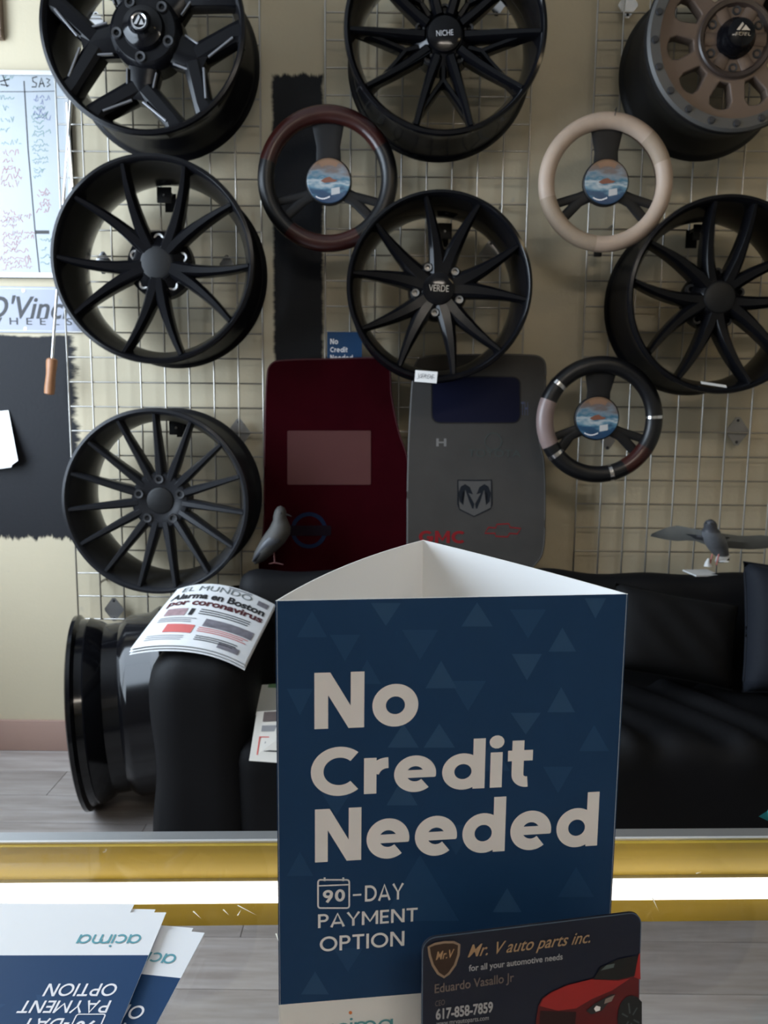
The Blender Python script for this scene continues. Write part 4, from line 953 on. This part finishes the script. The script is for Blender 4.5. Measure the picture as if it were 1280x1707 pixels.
news_rect(0.86, 0.96, 0.07, 0.15, PHOTO, 'printed_photo')
# leaflets on the seat
def leaflet(label, pts, m, lines, name='leaflet'):
    P = [W(u, v, y) for u, v, y in pts]; c = sum(P, Vector())/4; c.z = min(p.z for p in P)
    t = thing(name, label, 'leaflet', c)
    def at(s, q, l=0.0): return (P[0]*(1-s)+P[1]*s)*(1-q)+(P[3]*(1-s)+P[2]*s)*q+nn*l-c
    nn = (P[1]-P[0]).cross(P[2]-P[1]).normalized(); nn = nn if nn.y < 0 else -nn
    def quad(s0, s1, q0, q1, l, th=0.0):
        bm = bmesh.new(); A = [bm.verts.new(at(a, b, l)) for a, b in ((s0, q0), (s1, q0), (s1, q1), (s0, q1))]; bm.faces.new(A)
        if th:
            B = [bm.verts.new(at(a, b, l-th)) for a, b in ((s0, q0), (s1, q0), (s1, q1), (s0, q1))]; bm.faces.new(B[::-1])
            for i in range(4): bm.faces.new((A[i], B[i], B[(i+1) % 4], A[(i+1) % 4]))
        return bm
    obj('sheet', quad(0, 1, 0, 1, 0, 0.0015), m, t, None)
    for nm, a, mm in lines: obj(nm, quad(*a, 0.0006), mm, t, None)
PALEG = mat('pale_grey_paper', (0.50, 0.52, 0.50), 0.7)
leaflet('grey green leaflet on the sofa seat beside the arm', [(430, 1142, 1.79), (520, 1136, 1.79), (512, 1178, 1.70), (412, 1194, 1.69)], PALEG, [('printed_block', (0.2, 0.7, 0.0, 0.18), mat('leaflet_green', (0.10, 0.2, 0.10), 0.7)), ('printed_line', (0.42, 0.75, 0.42, 0.5), INKG)])
leaflet('cream magazine hanging over the sofa seat edge left of the tent sign', [(428, 1186, 1.645), (530, 1180, 1.645), (526, 1276, 1.555), (415, 1268, 1.555)], mat('cream_paper', (0.58, 0.55, 0.50), 0.7),
        [('printed_photo', (0.12, 0.9, 0.02, 0.22), mat('leaflet_photo', (0.10, 0.075, 0.07), 0.6, var=0.5, vscale=40)), ('text_lines', (0.12, 0.9, 0.30, 0.42), INKG), ('red_border', (0.1, 0.9, 0.52, 0.54), INKR), ('red_border', (0.1, 0.12, 0.52, 0.88), INKR), ('text_lines', (0.2, 0.8, 0.62, 0.66), INKG), ('text_lines', (0.2, 0.8, 0.78, 0.81), INK)])

# ================================================================== BIRDS
FEATH = mat('slate_feather', (0.11, 0.115, 0.125), 0.45, var=0.35, vscale=40); DARKF = mat('dark_feather', (0.04, 0.042, 0.05), 0.5, var=0.3, vscale=50)
WINGM = mat('grey_wing', (0.13, 0.135, 0.13), 0.55, var=0.2, vscale=30); BWHITE = mat('bird_white', (0.55, 0.55, 0.54), 0.5); PINK = mat('bird_leg_pink', (0.35, 0.10, 0.08), 0.5)
def loft(rings, n=18):
    bm = bmesh.new(); R_ = []
    for (c, a, b, ax1, ax2) in rings:
        R_.append([bm.verts.new(Vector(c)+Vector(ax1)*a*math.cos(2*PI*k/n)+Vector(ax2)*b*math.sin(2*PI*k/n)) for k in range(n)])
    for A, B in zip(R_, R_[1:]):
        for k in range(n): bm.faces.new((A[k], A[(k+1) % n], B[(k+1) % n], B[k]))
    bm.faces.new(R_[0][::-1]); bm.faces.new(R_[-1]); return bm
Y_B = 2.11
b0 = W(1188, 952, Y_B); k = mpp(1188, 905, Y_B)
bird = thing('bird_figurine', 'grey bird figurine with spread wings on the sofa back', 'figurine', b0)
def bl(u, v, dy=0.0): p = W(u, v, Y_B+dy)-b0; return (p.x, p.y, p.z)
X_, Yv = (1, 0, 0), (0, 1, 0)
spec = [(1212, 934, 0.035, 4, 2), (1204, 928, 0.028, 11, 6), (1199, 920, 0.018, 15, 12), (1194, 908, 0.004, 18, 17), (1189, 895, -0.008, 18, 18), (1185, 886, -0.014, 14, 14), (1184, 880, -0.018, 10, 10), (1184, 874, -0.024, 9.5, 10), (1184, 869, -0.026, 7, 8), (1184.5, 866, -0.027, 2.5, 3)]
obj('body', loft([(bl(u, v, dy), a*k, b*k, X_, Yv) for u, v, dy, a, b in spec]), FEATH, bird, 80)
obj('head_cap', loft([(bl(u, v, dy), a*k*1.07, b*k*1.07, X_, Yv) for u, v, dy, a, b in spec[-5:]]), DARKF, bird, 80)
obj('beak', loft([(bl(1185, 873, -0.038), 2.6*k, 2*k, X_, (0, 0, 1)), (bl(1185, 874, -0.050), 1.6*k, 1.2*k, X_, (0, 0, 1)), (bl(1185, 875.5, -0.060), 0.4*k, 0.4*k, X_, (0, 0, 1))], 10), DARKF, bird)
for s in (-1, 1):
    o = obj('eye', lathe([(0, -0.003), (0.002, -0.002), (0.003, 0), (0, 0)], 10), INK, bird); e = bl(1184+s*8, 872, -0.036); o.location = e
def wing(pts, dy0, dy1):
    up, lo = pts; bm = bmesh.new(); rings = []
    n = len(up)
    for i in range(n):
        f = i/(n-1); a = Vector(bl(*up[i], dy0+(dy1-dy0)*f)); b = Vector(bl(*lo[i], dy0+(dy1-dy0)*f+0.012)); m_ = (a+b)/2; th = (0.007*(1-f)+0.0022)
        rings.append([bm.verts.new(q) for q in (a, m_+Vector((0, -th, th*0.3)), b, m_+Vector((0, th, 0)))])
    for A, B in zip(rings, rings[1:]):
        for q in range(4): bm.faces.new((A[q], A[(q+1) % 4], B[(q+1) % 4], B[q]))
    bm.faces.new(rings[0][::-1]); bm.faces.new(rings[-1]); return bm
obj('wing', wing(([(1180, 885), (1160, 882), (1145, 879), (1128, 876), (1112, 879), (1097, 885), (1086, 890)], [(1176, 908), (1160, 902), (1146, 901), (1128, 902), (1112, 900), (1097, 897), (1084, 894)]), 0.0, 0.02), WINGM, bird, 30)
obj('wing', wing(([(1196, 888), (1215, 891), (1232, 893), (1250, 893), (1268, 892), (1286, 894), (1300, 902)], [(1200, 916), (1217, 914), (1232, 915), (1250, 916), (1268, 915), (1286, 913), (1301, 907)]), 0.0, 0.02), WINGM, bird, 30)
for s, ax in ((-1, 1158), (1, 1228)):        # dark trailing feathers
    obj('wing_bar', wing(([(1184+s*6, 893), (1184+s*24, 892+(s > 0)*3), (1184+s*42, 890+(s > 0)*6)], [(1184+s*6, 902), (1184+s*24, 899+(s > 0)*3), (1184+s*42, 892+(s > 0)*6)]), -0.012, 0.006), DARKF, bird, 30)
obj('tail', loft([(bl(1206, 927, 0.02), 12*k, 3*k, X_, (0, 0.6, 0.8)), (bl(1200, 936, 0.0), 9*k, 2.4*k, X_, (0, 0.6, 0.8)), (bl(1210, 936, -0.012), 5*k, 1.5*k, X_, (0, 0.6, 0.8))], 12), BWHITE, bird)
for s in (-3, 8): obj('leg', tube([bl(1190+s, 924, 0.0), bl(1186+s, 942, -0.01)], 0.0022, 6), PINK, bird)
obj('foot_block', loft([(bl(1180, 944, -0.01), 7*k, 6*k, X_, Yv), (bl(1179, 938, -0.01), 4*k, 4*k, X_, Yv), (bl(1181, 931, -0.008), 1.6*k, 2*k, X_, Yv)], 10), BWHITE, bird)
bm = bmesh.new(); c1 = [bl(1154, 937, -0.03), bl(1198, 943, -0.03), bl(1202, 952, -0.035), bl(1160, 948, -0.035)]
base = [WZ(1154, 935, 0.0)]
zb = -0.004
A = [bm.verts.new((p[0], y_, zb)) for p, y_ in zip(c1, (0.035, 0.045, -0.03, -0.04))]; B = [bm.verts.new(v.co+Vector((0, 0, -0.004))) for v in A]
bm.faces.new(A); bm.faces.new(B[::-1])
for i in range(4): bm.faces.new((A[i], B[i], B[(i+1) % 4], A[(i+1) % 4]))
obj('base', bm, BWHITE, bird, None)
# dull bird in front of the red mat
Y2 = 2.13
b2 = W(462, 946, Y2); k = mpp(462, 900, Y2)
bird = thing('bird_figurine', 'dull brown grey bird figurine in front of the red floor mat', 'figurine', b2)
def bl2(u, v, dy=0.0): p = W(u, v, Y2+dy)-b2; return (p.x, p.y, p.z)
DUSK = mat('dusky_feather', (0.045, 0.042, 0.038), 0.7, var=0.4, vscale=45)
spec = [(432, 938, 9, 5), (440, 926, 21, 14), (449, 913, 28, 22), (457, 899, 29, 25), (462, 886, 25, 23), (465, 874, 17, 16), (466, 864, 12, 12), (466.5, 856, 12, 12), (466, 849, 9, 9), (465, 844, 3, 3)]
obj('body', loft([(bl2(u, v), a*k, b*k, (0.92, 0, 0.3), Yv) for u, v, a, b in spec]), DUSK, bird, 80)
obj('beak', loft([(bl2(474, 857), 2.6*k, 2.6*k, Yv, (0, 0, 1)), (bl2(482, 859), 1.4*k, 1.2*k, Yv, (0, 0, 1)), (bl2(486, 861), 0.4*k, 0.4*k, Yv, (0, 0, 1))], 10), DARKF, bird)
for s in (-1, 1): obj('wing', loft([(bl2(464, 886, s*0.029), 7*k, 4*k, X_, Yv), (bl2(452, 904, s*0.035), 14*k, 5*k, X_, Yv), (bl2(434, 922, s*0.024), 7*k, 4*k, X_, Yv), (bl2(422, 936, s*0.014), 2*k, 2*k, X_, Yv)], 12), DARKF, bird, 80)
DKP = mat('bird_leg_dark', (0.10, 0.03, 0.028), 0.6)
for s in (-1, 1):
    obj('leg', tube([bl2(456, 914, s*0.012), bl2(458, 938, s*0.012)], 0.0024, 6), DKP, bird)
    obj('toes', tube([bl2(448, 940, s*0.014), bl2(458, 938, s*0.012), bl2(472, 941, s*0.016)], [0.0012, 0.0022, 0.0012], 6), DKP, bird)
    o = obj('eye', lathe([(0, -0.003), (0.002, -0.002), (0.003, 0), (0, 0)], 10), INK, bird); o.location = bl2(469, 854, s*0.0)[0], -k*10.6 if s < 0 else k*10.2, bl2(469, 854)[2]

# ================================================================== GLASS COUNTER
CT = 0.85; CYAW = math.radians(1.7)
fp = WZ(640, 1384, CT)
cs = thing('display_counter', 'glass topped display counter with a yellow header board', 'display counter', (fp.x, fp.y, 0), CYAW)
CW, CDP = 1.05, 0.50                # half width, depth (towards the camera)
obj('glass_top', box(-CW+0.013, CW-0.013, -CDP, -0.0168, CT-0.006, CT-0.0005), GLASS, cs, None)
obj('front_rail', box(-CW, CW, -0.0105, 0.0, CT-0.006, CT+0.0), ALU, cs, None)
obj('rail_lip', box(-CW+0.02, CW-0.02, -0.0130, -0.0106, CT-0.002, CT+0.0006), mat('polished_edge', (0.80, 0.79, 0.77), 0.3, metal=0.4), cs, None)
obj('front_glass', box(-CW+0.013, CW-0.013, -0.010, -0.005, 0.13, CT-0.007), GLASS, cs, None)
obj('header_board', box(-CW+0.015, CW-0.015, -0.0165, -0.0131, CT-0.0565, CT-0.0006), YELLOW, cs, None)
for s in (-1, 1):
    a, b = sorted((s*(CW-0.013), s*CW))
    obj('side_rail', box(a, b, -CDP, -0.0155, CT-0.022, CT), ALU, cs, None)
    obj('side_glass', box(a+0.004, b-0.004, -CDP+0.02, -0.02, 0.13, CT-0.022), GLASS, cs, None)
    for yy in (-0.013, -CDP): obj('post', box(a, b, yy, yy+0.013, 0.12, CT-0.022), ALU, cs, None)
obj('back_rail', box(-CW, CW, -CDP-0.013, -CDP, CT-0.022, CT), ALU, cs, None)
WOODB = mat('counter_base', (0.12, 0.11, 0.10), 0.6, var=0.15)
obj('base', box(-CW, CW, -CDP, 0.0, 0.0, 0.12), WOODB, cs, None)
led = obj('led_tube', tube([(-CW+0.03, -0.0262, CT-0.0270), (CW-0.03, -0.0262, CT-0.0270)], 0.0060, 12), mat('led_white', (1.0, 0.97, 0.92), 0.4, emit=2.4), cs, 60)
obj('led_channel', box(-CW+0.02, CW-0.02, -0.0200, -0.0167, CT-0.031, CT-0.023), ALU, cs, None)
# fine scratches on the glass
bm = bmesh.new()
for (u0, v0, u1, v1) in ((322, 1519, 336, 1532), (372, 1516, 382, 1526), (396, 1509, 428, 1526), (396, 1526, 402, 1516), (460, 1556, 465, 1572), (1087, 1496, 1098, 1519), (1160, 1456, 1170, 1453)):
    a, b = WZ(u0, v0, CT-0.0002), WZ(u1, v1, CT-0.0002); a -= Vector(cs.location); b -= Vector(cs.location); d = (b-a).normalized(); n_ = Vector((-d.y, d.x, 0))*0.0004
    bm.faces.new([bm.verts.new(Matrix.Rotation(-CYAW, 3, 'Z') @ q) for q in (a-n_, b, a+n_)])
o = obj('glass_scratches', bm, mat('scratch', (0.9, 0.85, 0.7), 0.5), cs, None); o['kind'] = 'stuff'

# ================================================================== TENT SIGN
TYAW = math.radians(7.0)
A = W(459, 1004, 0.300); TW = 0.142
tent = thing('tent_sign', 'navy three sided tent sign about credit standing on the glass counter', 'sign', (A.x, 0.300, CT+0.0002), TYAW)
TM = Matrix.Translation(tent.location) @ Matrix.Rotation(TYAW, 4, 'Z'); TI = TM.inverted()
def tl_(u, v):
    d = TI.to_3x3() @ ray(u, v); o = TI @ CAM; p = o+d*(-o.y/d.y); return p.x, p.z
TWr = tl_(1047, 988)[0]; TH = (tl_(459, 1004)[1]+tl_(1047, 988)[1])/2
ap = TI @ W(705, 900, 0.438); APX, APY, APZ = ap.x, ap.y, ap.z
FOOT = tl_(600, 1664)[1]
TH_P = 0.0006
def panel(name, P0, P1, z0t, z1t, bow, n=14):
    """upright printed sheet from P0 to P1 (plan), outside = right of travel; bow bulges outward"""
    bm = bmesh.new(); d = Vector((P1[0]-P0[0], P1[1]-P0[1])); L0 = d.length; d.normalize(); nrm = Vector((d.y, -d.x))
    zf = [0, FOOT, 1]
    cols = []
    for i in range(n+1):
        s = i/n; q = Vector(P0)+d*L0*s+nrm*bow*4*s*(1-s); zt = z0t+(z1t-z0t)*s
        cols.append([(bm.verts.new((q.x, q.y, z)), bm.verts.new((q.x-nrm.x*TH_P, q.y-nrm.y*TH_P, z))) for z in (0.0, FOOT, zt)])
    for i in range(n):
        a, b = cols[i], cols[i+1]
        for k in (0, 1):
            f = bm.faces.new((a[k][0], b[k][0], b[k+1][0], a[k+1][0])); f.material_index = 1 if k == 0 else 0
            f = bm.faces.new((a[k][1], a[k+1][1], b[k+1][1], b[k][1])); f.material_index = 1
        f = bm.faces.new((a[2][0], b[2][0], b[2][1], a[2][1])); f.material_index = 1
    return link(name, fin(bm, name, 60, False), [NAVY, WHITE], tent)
fpn = panel('front_panel', (0, 0), (TWr, 0), TH, TH, 0.0, 4)
rpn = panel('right_panel', (TWr, 0), (APX, APY), TH, APZ, 0.002)
lpn = panel('left_panel', (APX, APY), (0, 0), APZ, TH, 0.007)
# faint triangle pattern
def tri_px(u, v, w, h, up): return [tl_(u-w/2, v+h/2 if up else v-h/2), tl_(u, v-h/2 if up else v+h/2), tl_(u+w/2, v+h/2 if up else v-h/2)]
big = [(795, 1024, 52, 40, 1), (643, 1024, 50, 38, 0), (992, 1014, 36, 34, 0), (937, 1066, 46, 40, 1), (878, 1112, 50, 44, 0), (735, 1124, 52, 46, 1), (935, 1166, 46, 42, 1), (876, 1206, 50, 36, 0), (672, 1226, 52, 40, 1), (732, 1226, 52, 40, 1), (845, 1500, 48, 40, 1), (670, 1320, 52, 44, 1), (525, 1638, 46, 38, 1)]
mid = [(700, 1480, 130, 110, 1), (612, 1120, 46, 40, 1), (575, 1080, 50, 44, 0), (780, 1160, 60, 50, 0), (560, 1340, 50, 40, 0), (500, 1170, 44, 44, 0), (930, 1300, 50, 44, 0), (820, 1260, 60, 50, 1), (990, 1230, 50, 44, 1), (580, 1600, 50, 40, 0), (760, 1400, 60, 50, 0), (960, 1470, 60, 50, 1), (880, 1040, 60, 48, 0), (700, 1075, 60, 50, 0), (500, 1440, 44, 40, 1), (520, 1040, 50, 44, 1)]
def prt(me, m, lift, parent=fpn, name='printed_lettering'):
    o = link(name, flip_check(me), m, parent); o.location = (0, -lift, 0); return o
for q in mid: prt(flat_polys('t', [tri_px(*q)]), NAVY2, 0.0001, name='printed_triangle')
for q in big: prt(flat_polys('t', [tri_px(*q)]), NAVY3, 0.0002, name='printed_triangle')
def line(s, bl_, tr_, w=0.21, gap=0.10, m=PRINTW, custom=True, bold=0.01, lift=0.0003):
    me = lettering(s, w, gap) if custom else text_mesh(s, 1, bold)
    a, b = tl_(*bl_), tl_(*tr_); return prt(fit(me, a[0], b[0], a[1], b[1]), m, lift)
line('No', (524, 1216), (698, 1116), 0.225, 0.13)
line('Credit', (518, 1329), (889, 1223), 0.225, 0.10)
line('Needed', (525, 1438), (999, 1319), 0.225, 0.09)
line('DAY', (608, 1503), (673, 1470), 0.15, 0.12); line('-', (588, 1493), (602, 1489), 0.2)
line('PAYMENT', (530, 1547), (696, 1511), 0.15, 0.11)
line('OPTION', (533, 1586), (674, 1551), 0.15, 0.12)
line('90', (538, 1505), (575, 1481), 0.2, 0.12)
bm = bmesh.new(); ribbon(bm, [tl_(*q) for q in rrect(530, 582, 1466, 1513, 4, 3)], 0.0007, True); ribbon(bm, [tl_(531, 1476), tl_(581, 1474)], 0.0006)
for u in (541, 572): ribbon(bm, [tl_(u, 1462), tl_(u, 1468)], 0.0008)
prt(fin(bm, 'calendar'), PRINTW, 0.0003, name='calendar_icon')
line('acima', (531, 1727), (655, 1690), 0.13, 0.10, m=TEAL)
prt(flat_polys('d', [[tl_(584+3*math.cos(q*PI/4), 1687+3*math.sin(q*PI/4)) for q in range(8)]]), mat('print_orange', (0.7, 0.2, 0.05), 0.5), 0.0004, name='printed_dot')

# ================================================================== BUSINESS CARD in a small stand
CYW = math.radians(11.0)
ctr = W(886, 1542, 0.283)
card = thing('business_card', 'dark blue business card with a red sports car leaning before the sign', 'business card', (ctr.x, 0.283, ctr.z-0.0508), CYW)
card.rotation_euler = (math.radians(-3), 0, CYW)
CM = Matrix.Translation(card.location) @ card.rotation_euler.to_matrix().to_4x4(); CI = CM.inverted()
def cl_(u, v):
    d = CI.to_3x3() @ ray(u, v); o = CI @ CAM; p = o+d*(-o.y/d.y); return p.x, p.z
x0, x1 = cl_(703, 1600)[0], cl_(1068, 1560)[0]; zt = (cl_(730, 1563)[1]+cl_(1040, 1520)[1])/2; z0 = zt-0.0525
me = poly_mesh('card', [rrect(x0, x1, z0, zt, 0.0055)], 0.0004); me.transform(Matrix.Translation((0, 0.0005, 0))); cb_ = link('card_stock', me, CARDNAVY, card)
def cprt(me, m, lift, name='printed_lettering'):
    o = link(name, flip_check(me), m, card); o.location = (0, -lift, 0); return o
bm = bmesh.new(); ribbon(bm, [(x, z) for x, z in rrect(x0+0.0002, x1-0.0002, z0+0.0002, zt-0.0002, 0.0054)], 0.0004, True); cprt(fin(bm, 'e'), mat('card_edge', (0.10, 0.14, 0.20), 0.4), 0.0002, 'card_edge')
def ctext(s, u0, v0, u1, v1, h, m, bold=0.0, shear=0.0):
    """sheared text along a px baseline from (u0,v0) to (u1,v1), cap height h px"""
    a, b = cl_(u0, v0), cl_(u1, v1); hh = cl_(u0, v0-h)[1]-a[1]
    me = fit(text_mesh(s, 1, bold, shear), a[0], b[0], min(a[1], b[1]), min(a[1], b[1])+hh)
    for v in me.vertices:
        f = (v.co.x-a[0])/(b[0]-a[0]); v.co.z += (a[1]+(b[1]-a[1])*f)-min(a[1], b[1])
    return cprt(me, m, 0.0003)
SILV = mat('print_silver', (0.38, 0.38, 0.40), 0.5); BRNZ = mat('print_dim_bronze', (0.16, 0.125, 0.11), 0.5)
ctext('Mr. V auto parts inc.', 779, 1602, 983, 1577, 27, GOLD, 0.006, 0.45)
ctext('for all your automotive needs', 781, 1622, 937, 1602, 14, SILV, 0.015)
ctext('Eduardo Vasallo Jr', 724, 1660, 856, 1640, 20, BRNZ, 0.012)
ctext('CEO', 725, 1677, 741, 1674, 9, BRNZ, 0.0)
ctext('617-858-7859', 726, 1700, 821, 1687, 19, SILV, 0.03)
ctext('www.mrvautoparts.com', 727, 1712, 814, 1702, 9, SILV, 0.0)
shp = [(714, 1578), (724, 1573), (740, 1570), (756, 1570), (765, 1574), (764, 1590), (758, 1608), (748, 1622), (740, 1628), (730, 1622), (721, 1608), (716, 1592)]
cprt(flat_polys('s', [[cl_(*q) for q in shp]]), mat('shield_brown', (0.035, 0.016, 0.008), 0.5), 0.0002, 'crest_field')
bm = bmesh.new(); ribbon(bm, [cl_(*q) for q in shp], 0.0010, True); cprt(fin(bm, 's'), mat('crest_gold', (0.27, 0.19, 0.13), 0.4), 0.0003, 'crest_outline')
ctext('Mr.V', 726, 1600, 757, 1595, 14, GOLD, 0.01, 0.3)
CARR = mat('car_red', (0.32, 0.018, 0.018), 0.35); CARD_ = mat('car_dark_red', (0.10, 0.006, 0.008), 0.4)
def cpoly(name, pts, m, lift):
    bm = bmesh.new(); bm.faces.new([bm.verts.new((*(lambda p: (p[0], 0, p[1]))(cl_(*q)),)) for q in pts]); bmesh.ops.triangulate(bm, faces=bm.faces); cprt(fin(bm, name), m, lift, name)
cpoly('car_body', [(897, 1676), (903, 1664), (918, 1653), (945, 1641), (980, 1633), (998, 1628), (1010, 1630), (1064, 1622), (1067, 1750), (895, 1750), (893, 1700)], CARD_, 0.0002)
cpoly('car_hood', [(899, 1676), (905, 1664), (920, 1653), (948, 1641), (985, 1632), (1030, 1634), (1050, 1630), (1020, 1650), (985, 1665), (960, 1680), (930, 1684)], CARR, 0.0003)
cpoly('car_roof', [(1056, 1628), (1064, 1590), (1066, 1588), (1067, 1632)], CARR, 0.0003)
cpoly('car_cabin', [(988, 1632), (1000, 1612), (1030, 1598), (1062, 1592), (1058, 1626), (1030, 1632)], mat('car_glass', (0.008, 0.009, 0.010), 0.3), 0.0003)
cpoly('car_window_glint', [(1000, 1617), (1010, 1608), (1024, 1605), (1022, 1612)], mat('glint', (0.09, 0.12, 0.12), 0.4), 0.0004)
cpoly('car_headlight', [(976, 1684), (990, 1672), (1018, 1656), (1026, 1656), (1012, 1672), (1002, 1684), (985, 1690)], INK, 0.0004)
cpoly('car_lamp', [(1008, 1664), (1024, 1657), (1018, 1668), (1006, 1672)], mat('lamp_beige', (0.25, 0.21, 0.18), 0.4), 0.0005)
cpoly('car_lamp', [(989, 1680), (993, 1675), (1000, 1677), (999, 1683), (992, 1685)], PRINTW, 0.0005)
cpoly('car_grille', [(900, 1684), (960, 1686), (955, 1740), (896, 1740)], mat('grille', (0.02, 0.004, 0.005), 0.5), 0.0003)
cpoly('car_wheel', [(1052+24*math.cos(i*PI/8), 1696+38*math.sin(i*PI/8)) for i in range(16) if 1052+24*math.cos(i*PI/8) < 1070], mat('car_tyre', (0.008, 0.010, 0.012), 0.5), 0.0004)
bm = bmesh.new()
for i in range(6):
    a = i*PI/3+0.3; ribbon(bm, [cl_(1050+5*math.cos(a), 1696+8*math.sin(a)), cl_(1050+15*math.cos(a), 1696+26*math.sin(a))], 0.0007)
cprt(fin(bm, 'r'), mat('car_alloy', (0.06, 0.075, 0.08), 0.5), 0.0005, 'car_wheel_spokes')
# stand that carries the card
zb = min((CM @ Vector((x, 0, z0))).z for x in (x0, x1))
st = thing('card_stand', 'small black plastic stand under the business card', 'card stand', (card.location.x, card.location.y, CT+0.0002), CYW)
H = zb-CT
obj('foot', box(x0+0.012, x1-0.012, -0.022, 0.010, 0, 0.004, bev=0.001), MATTE, st)
obj('ledge', box(x0+0.012, x1-0.012, -0.006, 0.006, H-0.005, H-0.0012), MATTE, st)
obj('web', box(x0+0.02, x1-0.02, -0.003, 0.003, 0.004, H-0.005), MATTE, st)

# ================================================================== BROCHURES lying on the glass
def brochure(label, right_top, zlift, yaw, n_lines, w=0.142, h=0.20, name='brochure'):
    p = WZ(*right_top, CT+zlift)
    # local: x to the reader's left (upside-down for the camera); footer is the far edge
    t = thing(name, label, 'brochure', (p.x, p.y, CT+zlift), yaw, 'credit brochures on the counter')
    th = 0.0004
    bm = bmesh.new(); abox(bm, -w, 0, -h, 0, 0, th)
    obj('sheet', bm, WHITE, t, None)
    bm = bmesh.new(); bm.faces.new([bm.verts.new(q) for q in ((-w, -h, th+0.0001), (0, -h, th+0.0001), (0, -0.0335, th+0.0001), (-w, -0.0335, th+0.0001))]); obj('printed_field', bm, NAVY, t, None)
    def pr(me, m, x0_, x1_, y0_, y1_, lift=0.0002, nm='printed_lettering'):
        # text upside down: its baseline is the far side
        a, b, c, d = bounds(me)
        for v in me.vertices:
            f, g = (v.co.x-a)/(b-a), (v.co.z-c)/(d-c)
            v.co = Vector((x1_+(x0_-x1_)*f+0.008, y1_+(y0_-y1_)*g-0.003, th+lift-v.co.y))
        for q in me.polygons:
            if q.normal.z < 0: q.flip()
        link(nm, me, m, t)
    pr(lettering('acima', 0.13, 0.10), TEAL, -0.048, -0.0155, -0.0245, -0.0150)
    pr(lettering('OPTION', 0.15, 0.12), PRINTW, -0.050, -0.0165, -0.0580, -0.0500)
    pr(lettering('PAYMENT', 0.15, 0.11), PRINTW, -0.0575, -0.0165, -0.0685, -0.0605)
    pr(lettering('-DAY', 0.15, 0.12), PRINTW, -0.052, -0.031, -0.079, -0.071)
    pr(lettering('90', 0.2, 0.12), PRINTW, -0.028, -0.0185, -0.0790, -0.0725)
    bm = bmesh.new(); ribbon(bm, rrect(-0.0215, -0.0085, -0.084, -0.072, 0.001, 3), 0.0006, True)
    o = obj('calendar_icon', bm, PRINTW, t, None); o.rotation_euler = (-PI/2, 0, 0); o.location = (0, 0, th+0.0003)
    rnd = random.Random(3); polys = []
    for _ in range(7):
        bm = bmesh.new()
        x_, y_, s_ = rnd.uniform(-w+0.02, -0.012), rnd.uniform(-0.1, -0.046), rnd.uniform(0.009, 0.016); up = rnd.choice((-1, 1))
        bm.faces.new([bm.verts.new((x_+a*s_/2, y_+b*s_/2*up, th+0.00015)) for a, b in ((-1, -0.8), (1, -0.8), (0, 0.8))])
        obj('printed_triangle', bm, NAVY2, t, None)
    return t
brochure('credit brochure fanned out furthest right under the pile', (341, 1556), 0.0012, math.radians(-7), 3)
brochure('second credit brochure showing a white edge above the pile', (322, 1548), 0.0002, math.radians(-6), 3)
brochure('credit brochure one below the top of the pile', (259, 1517), 0.0024, math.radians(-1), 3)
brochure('credit brochure at the left of the pile with its edge furthest back', (224, 1508), 0.0034, math.radians(0.5), 3)
brochure('topmost credit brochure of the pile on the counter', (277, 1522), 0.0044, math.radians(1.0), 3)

# ================================================================== teal bag corner at the right edge
ctr = W(1396, 1352, 0.40)
t = thing('snack_bag', 'teal and white crinkled bag with a serrated edge at the far right', 'bag', (ctr.x, ctr.y, CT))
bm = bmesh.new(); N = 16; w_ = 0.030; g = {}
cz = ctr.z-CT
for s in (0, 1):
    for i in range(N+1):
        for j in range(N+1):
            a, b = 2*i/N-1, 2*j/N-1; e = i in (0, N) or j in (0, N); key = (i, j) if e else (i, j, s)
            if key in g: continue
            th = 0.010*((1-a**4)*(1-b**4))**0.6*(1 if s else -1)+0.0008*math.sin(17*a+11*b)
            ser = 0.0008*(-1)**(j if i in (0, N) else i) if e else 0
            x_, z_ = a*(w_+ser), b*(w_+ser); ang = math.radians(50)
            g[key] = bm.verts.new((x_*math.cos(ang)-z_*math.sin(ang), th, cz+x_*math.sin(ang)+z_*math.cos(ang)))
for s in (0, 1):
    for i in range(N):
        for j in range(N):
            q = lambda i, j: g[(i, j)] if (i in (0, N) or j in (0, N)) else g[(i, j, s)]
            bm.faces.new((q(i, j), q(i+1, j), q(i+1, j+1), q(i, j+1)))
zmin = min(v.co.z for v in bm.verts)
obj('bag', bm, mat('teal_foil', (0.06, 0.36, 0.40), 0.3, metal=0.2, var=0.9, vscale=60), t, 60)
obj('holder', box(-0.02, 0.02, -0.012, 0.014, 0.0, max(0.003, zmin+0.012)), MATTE, t)
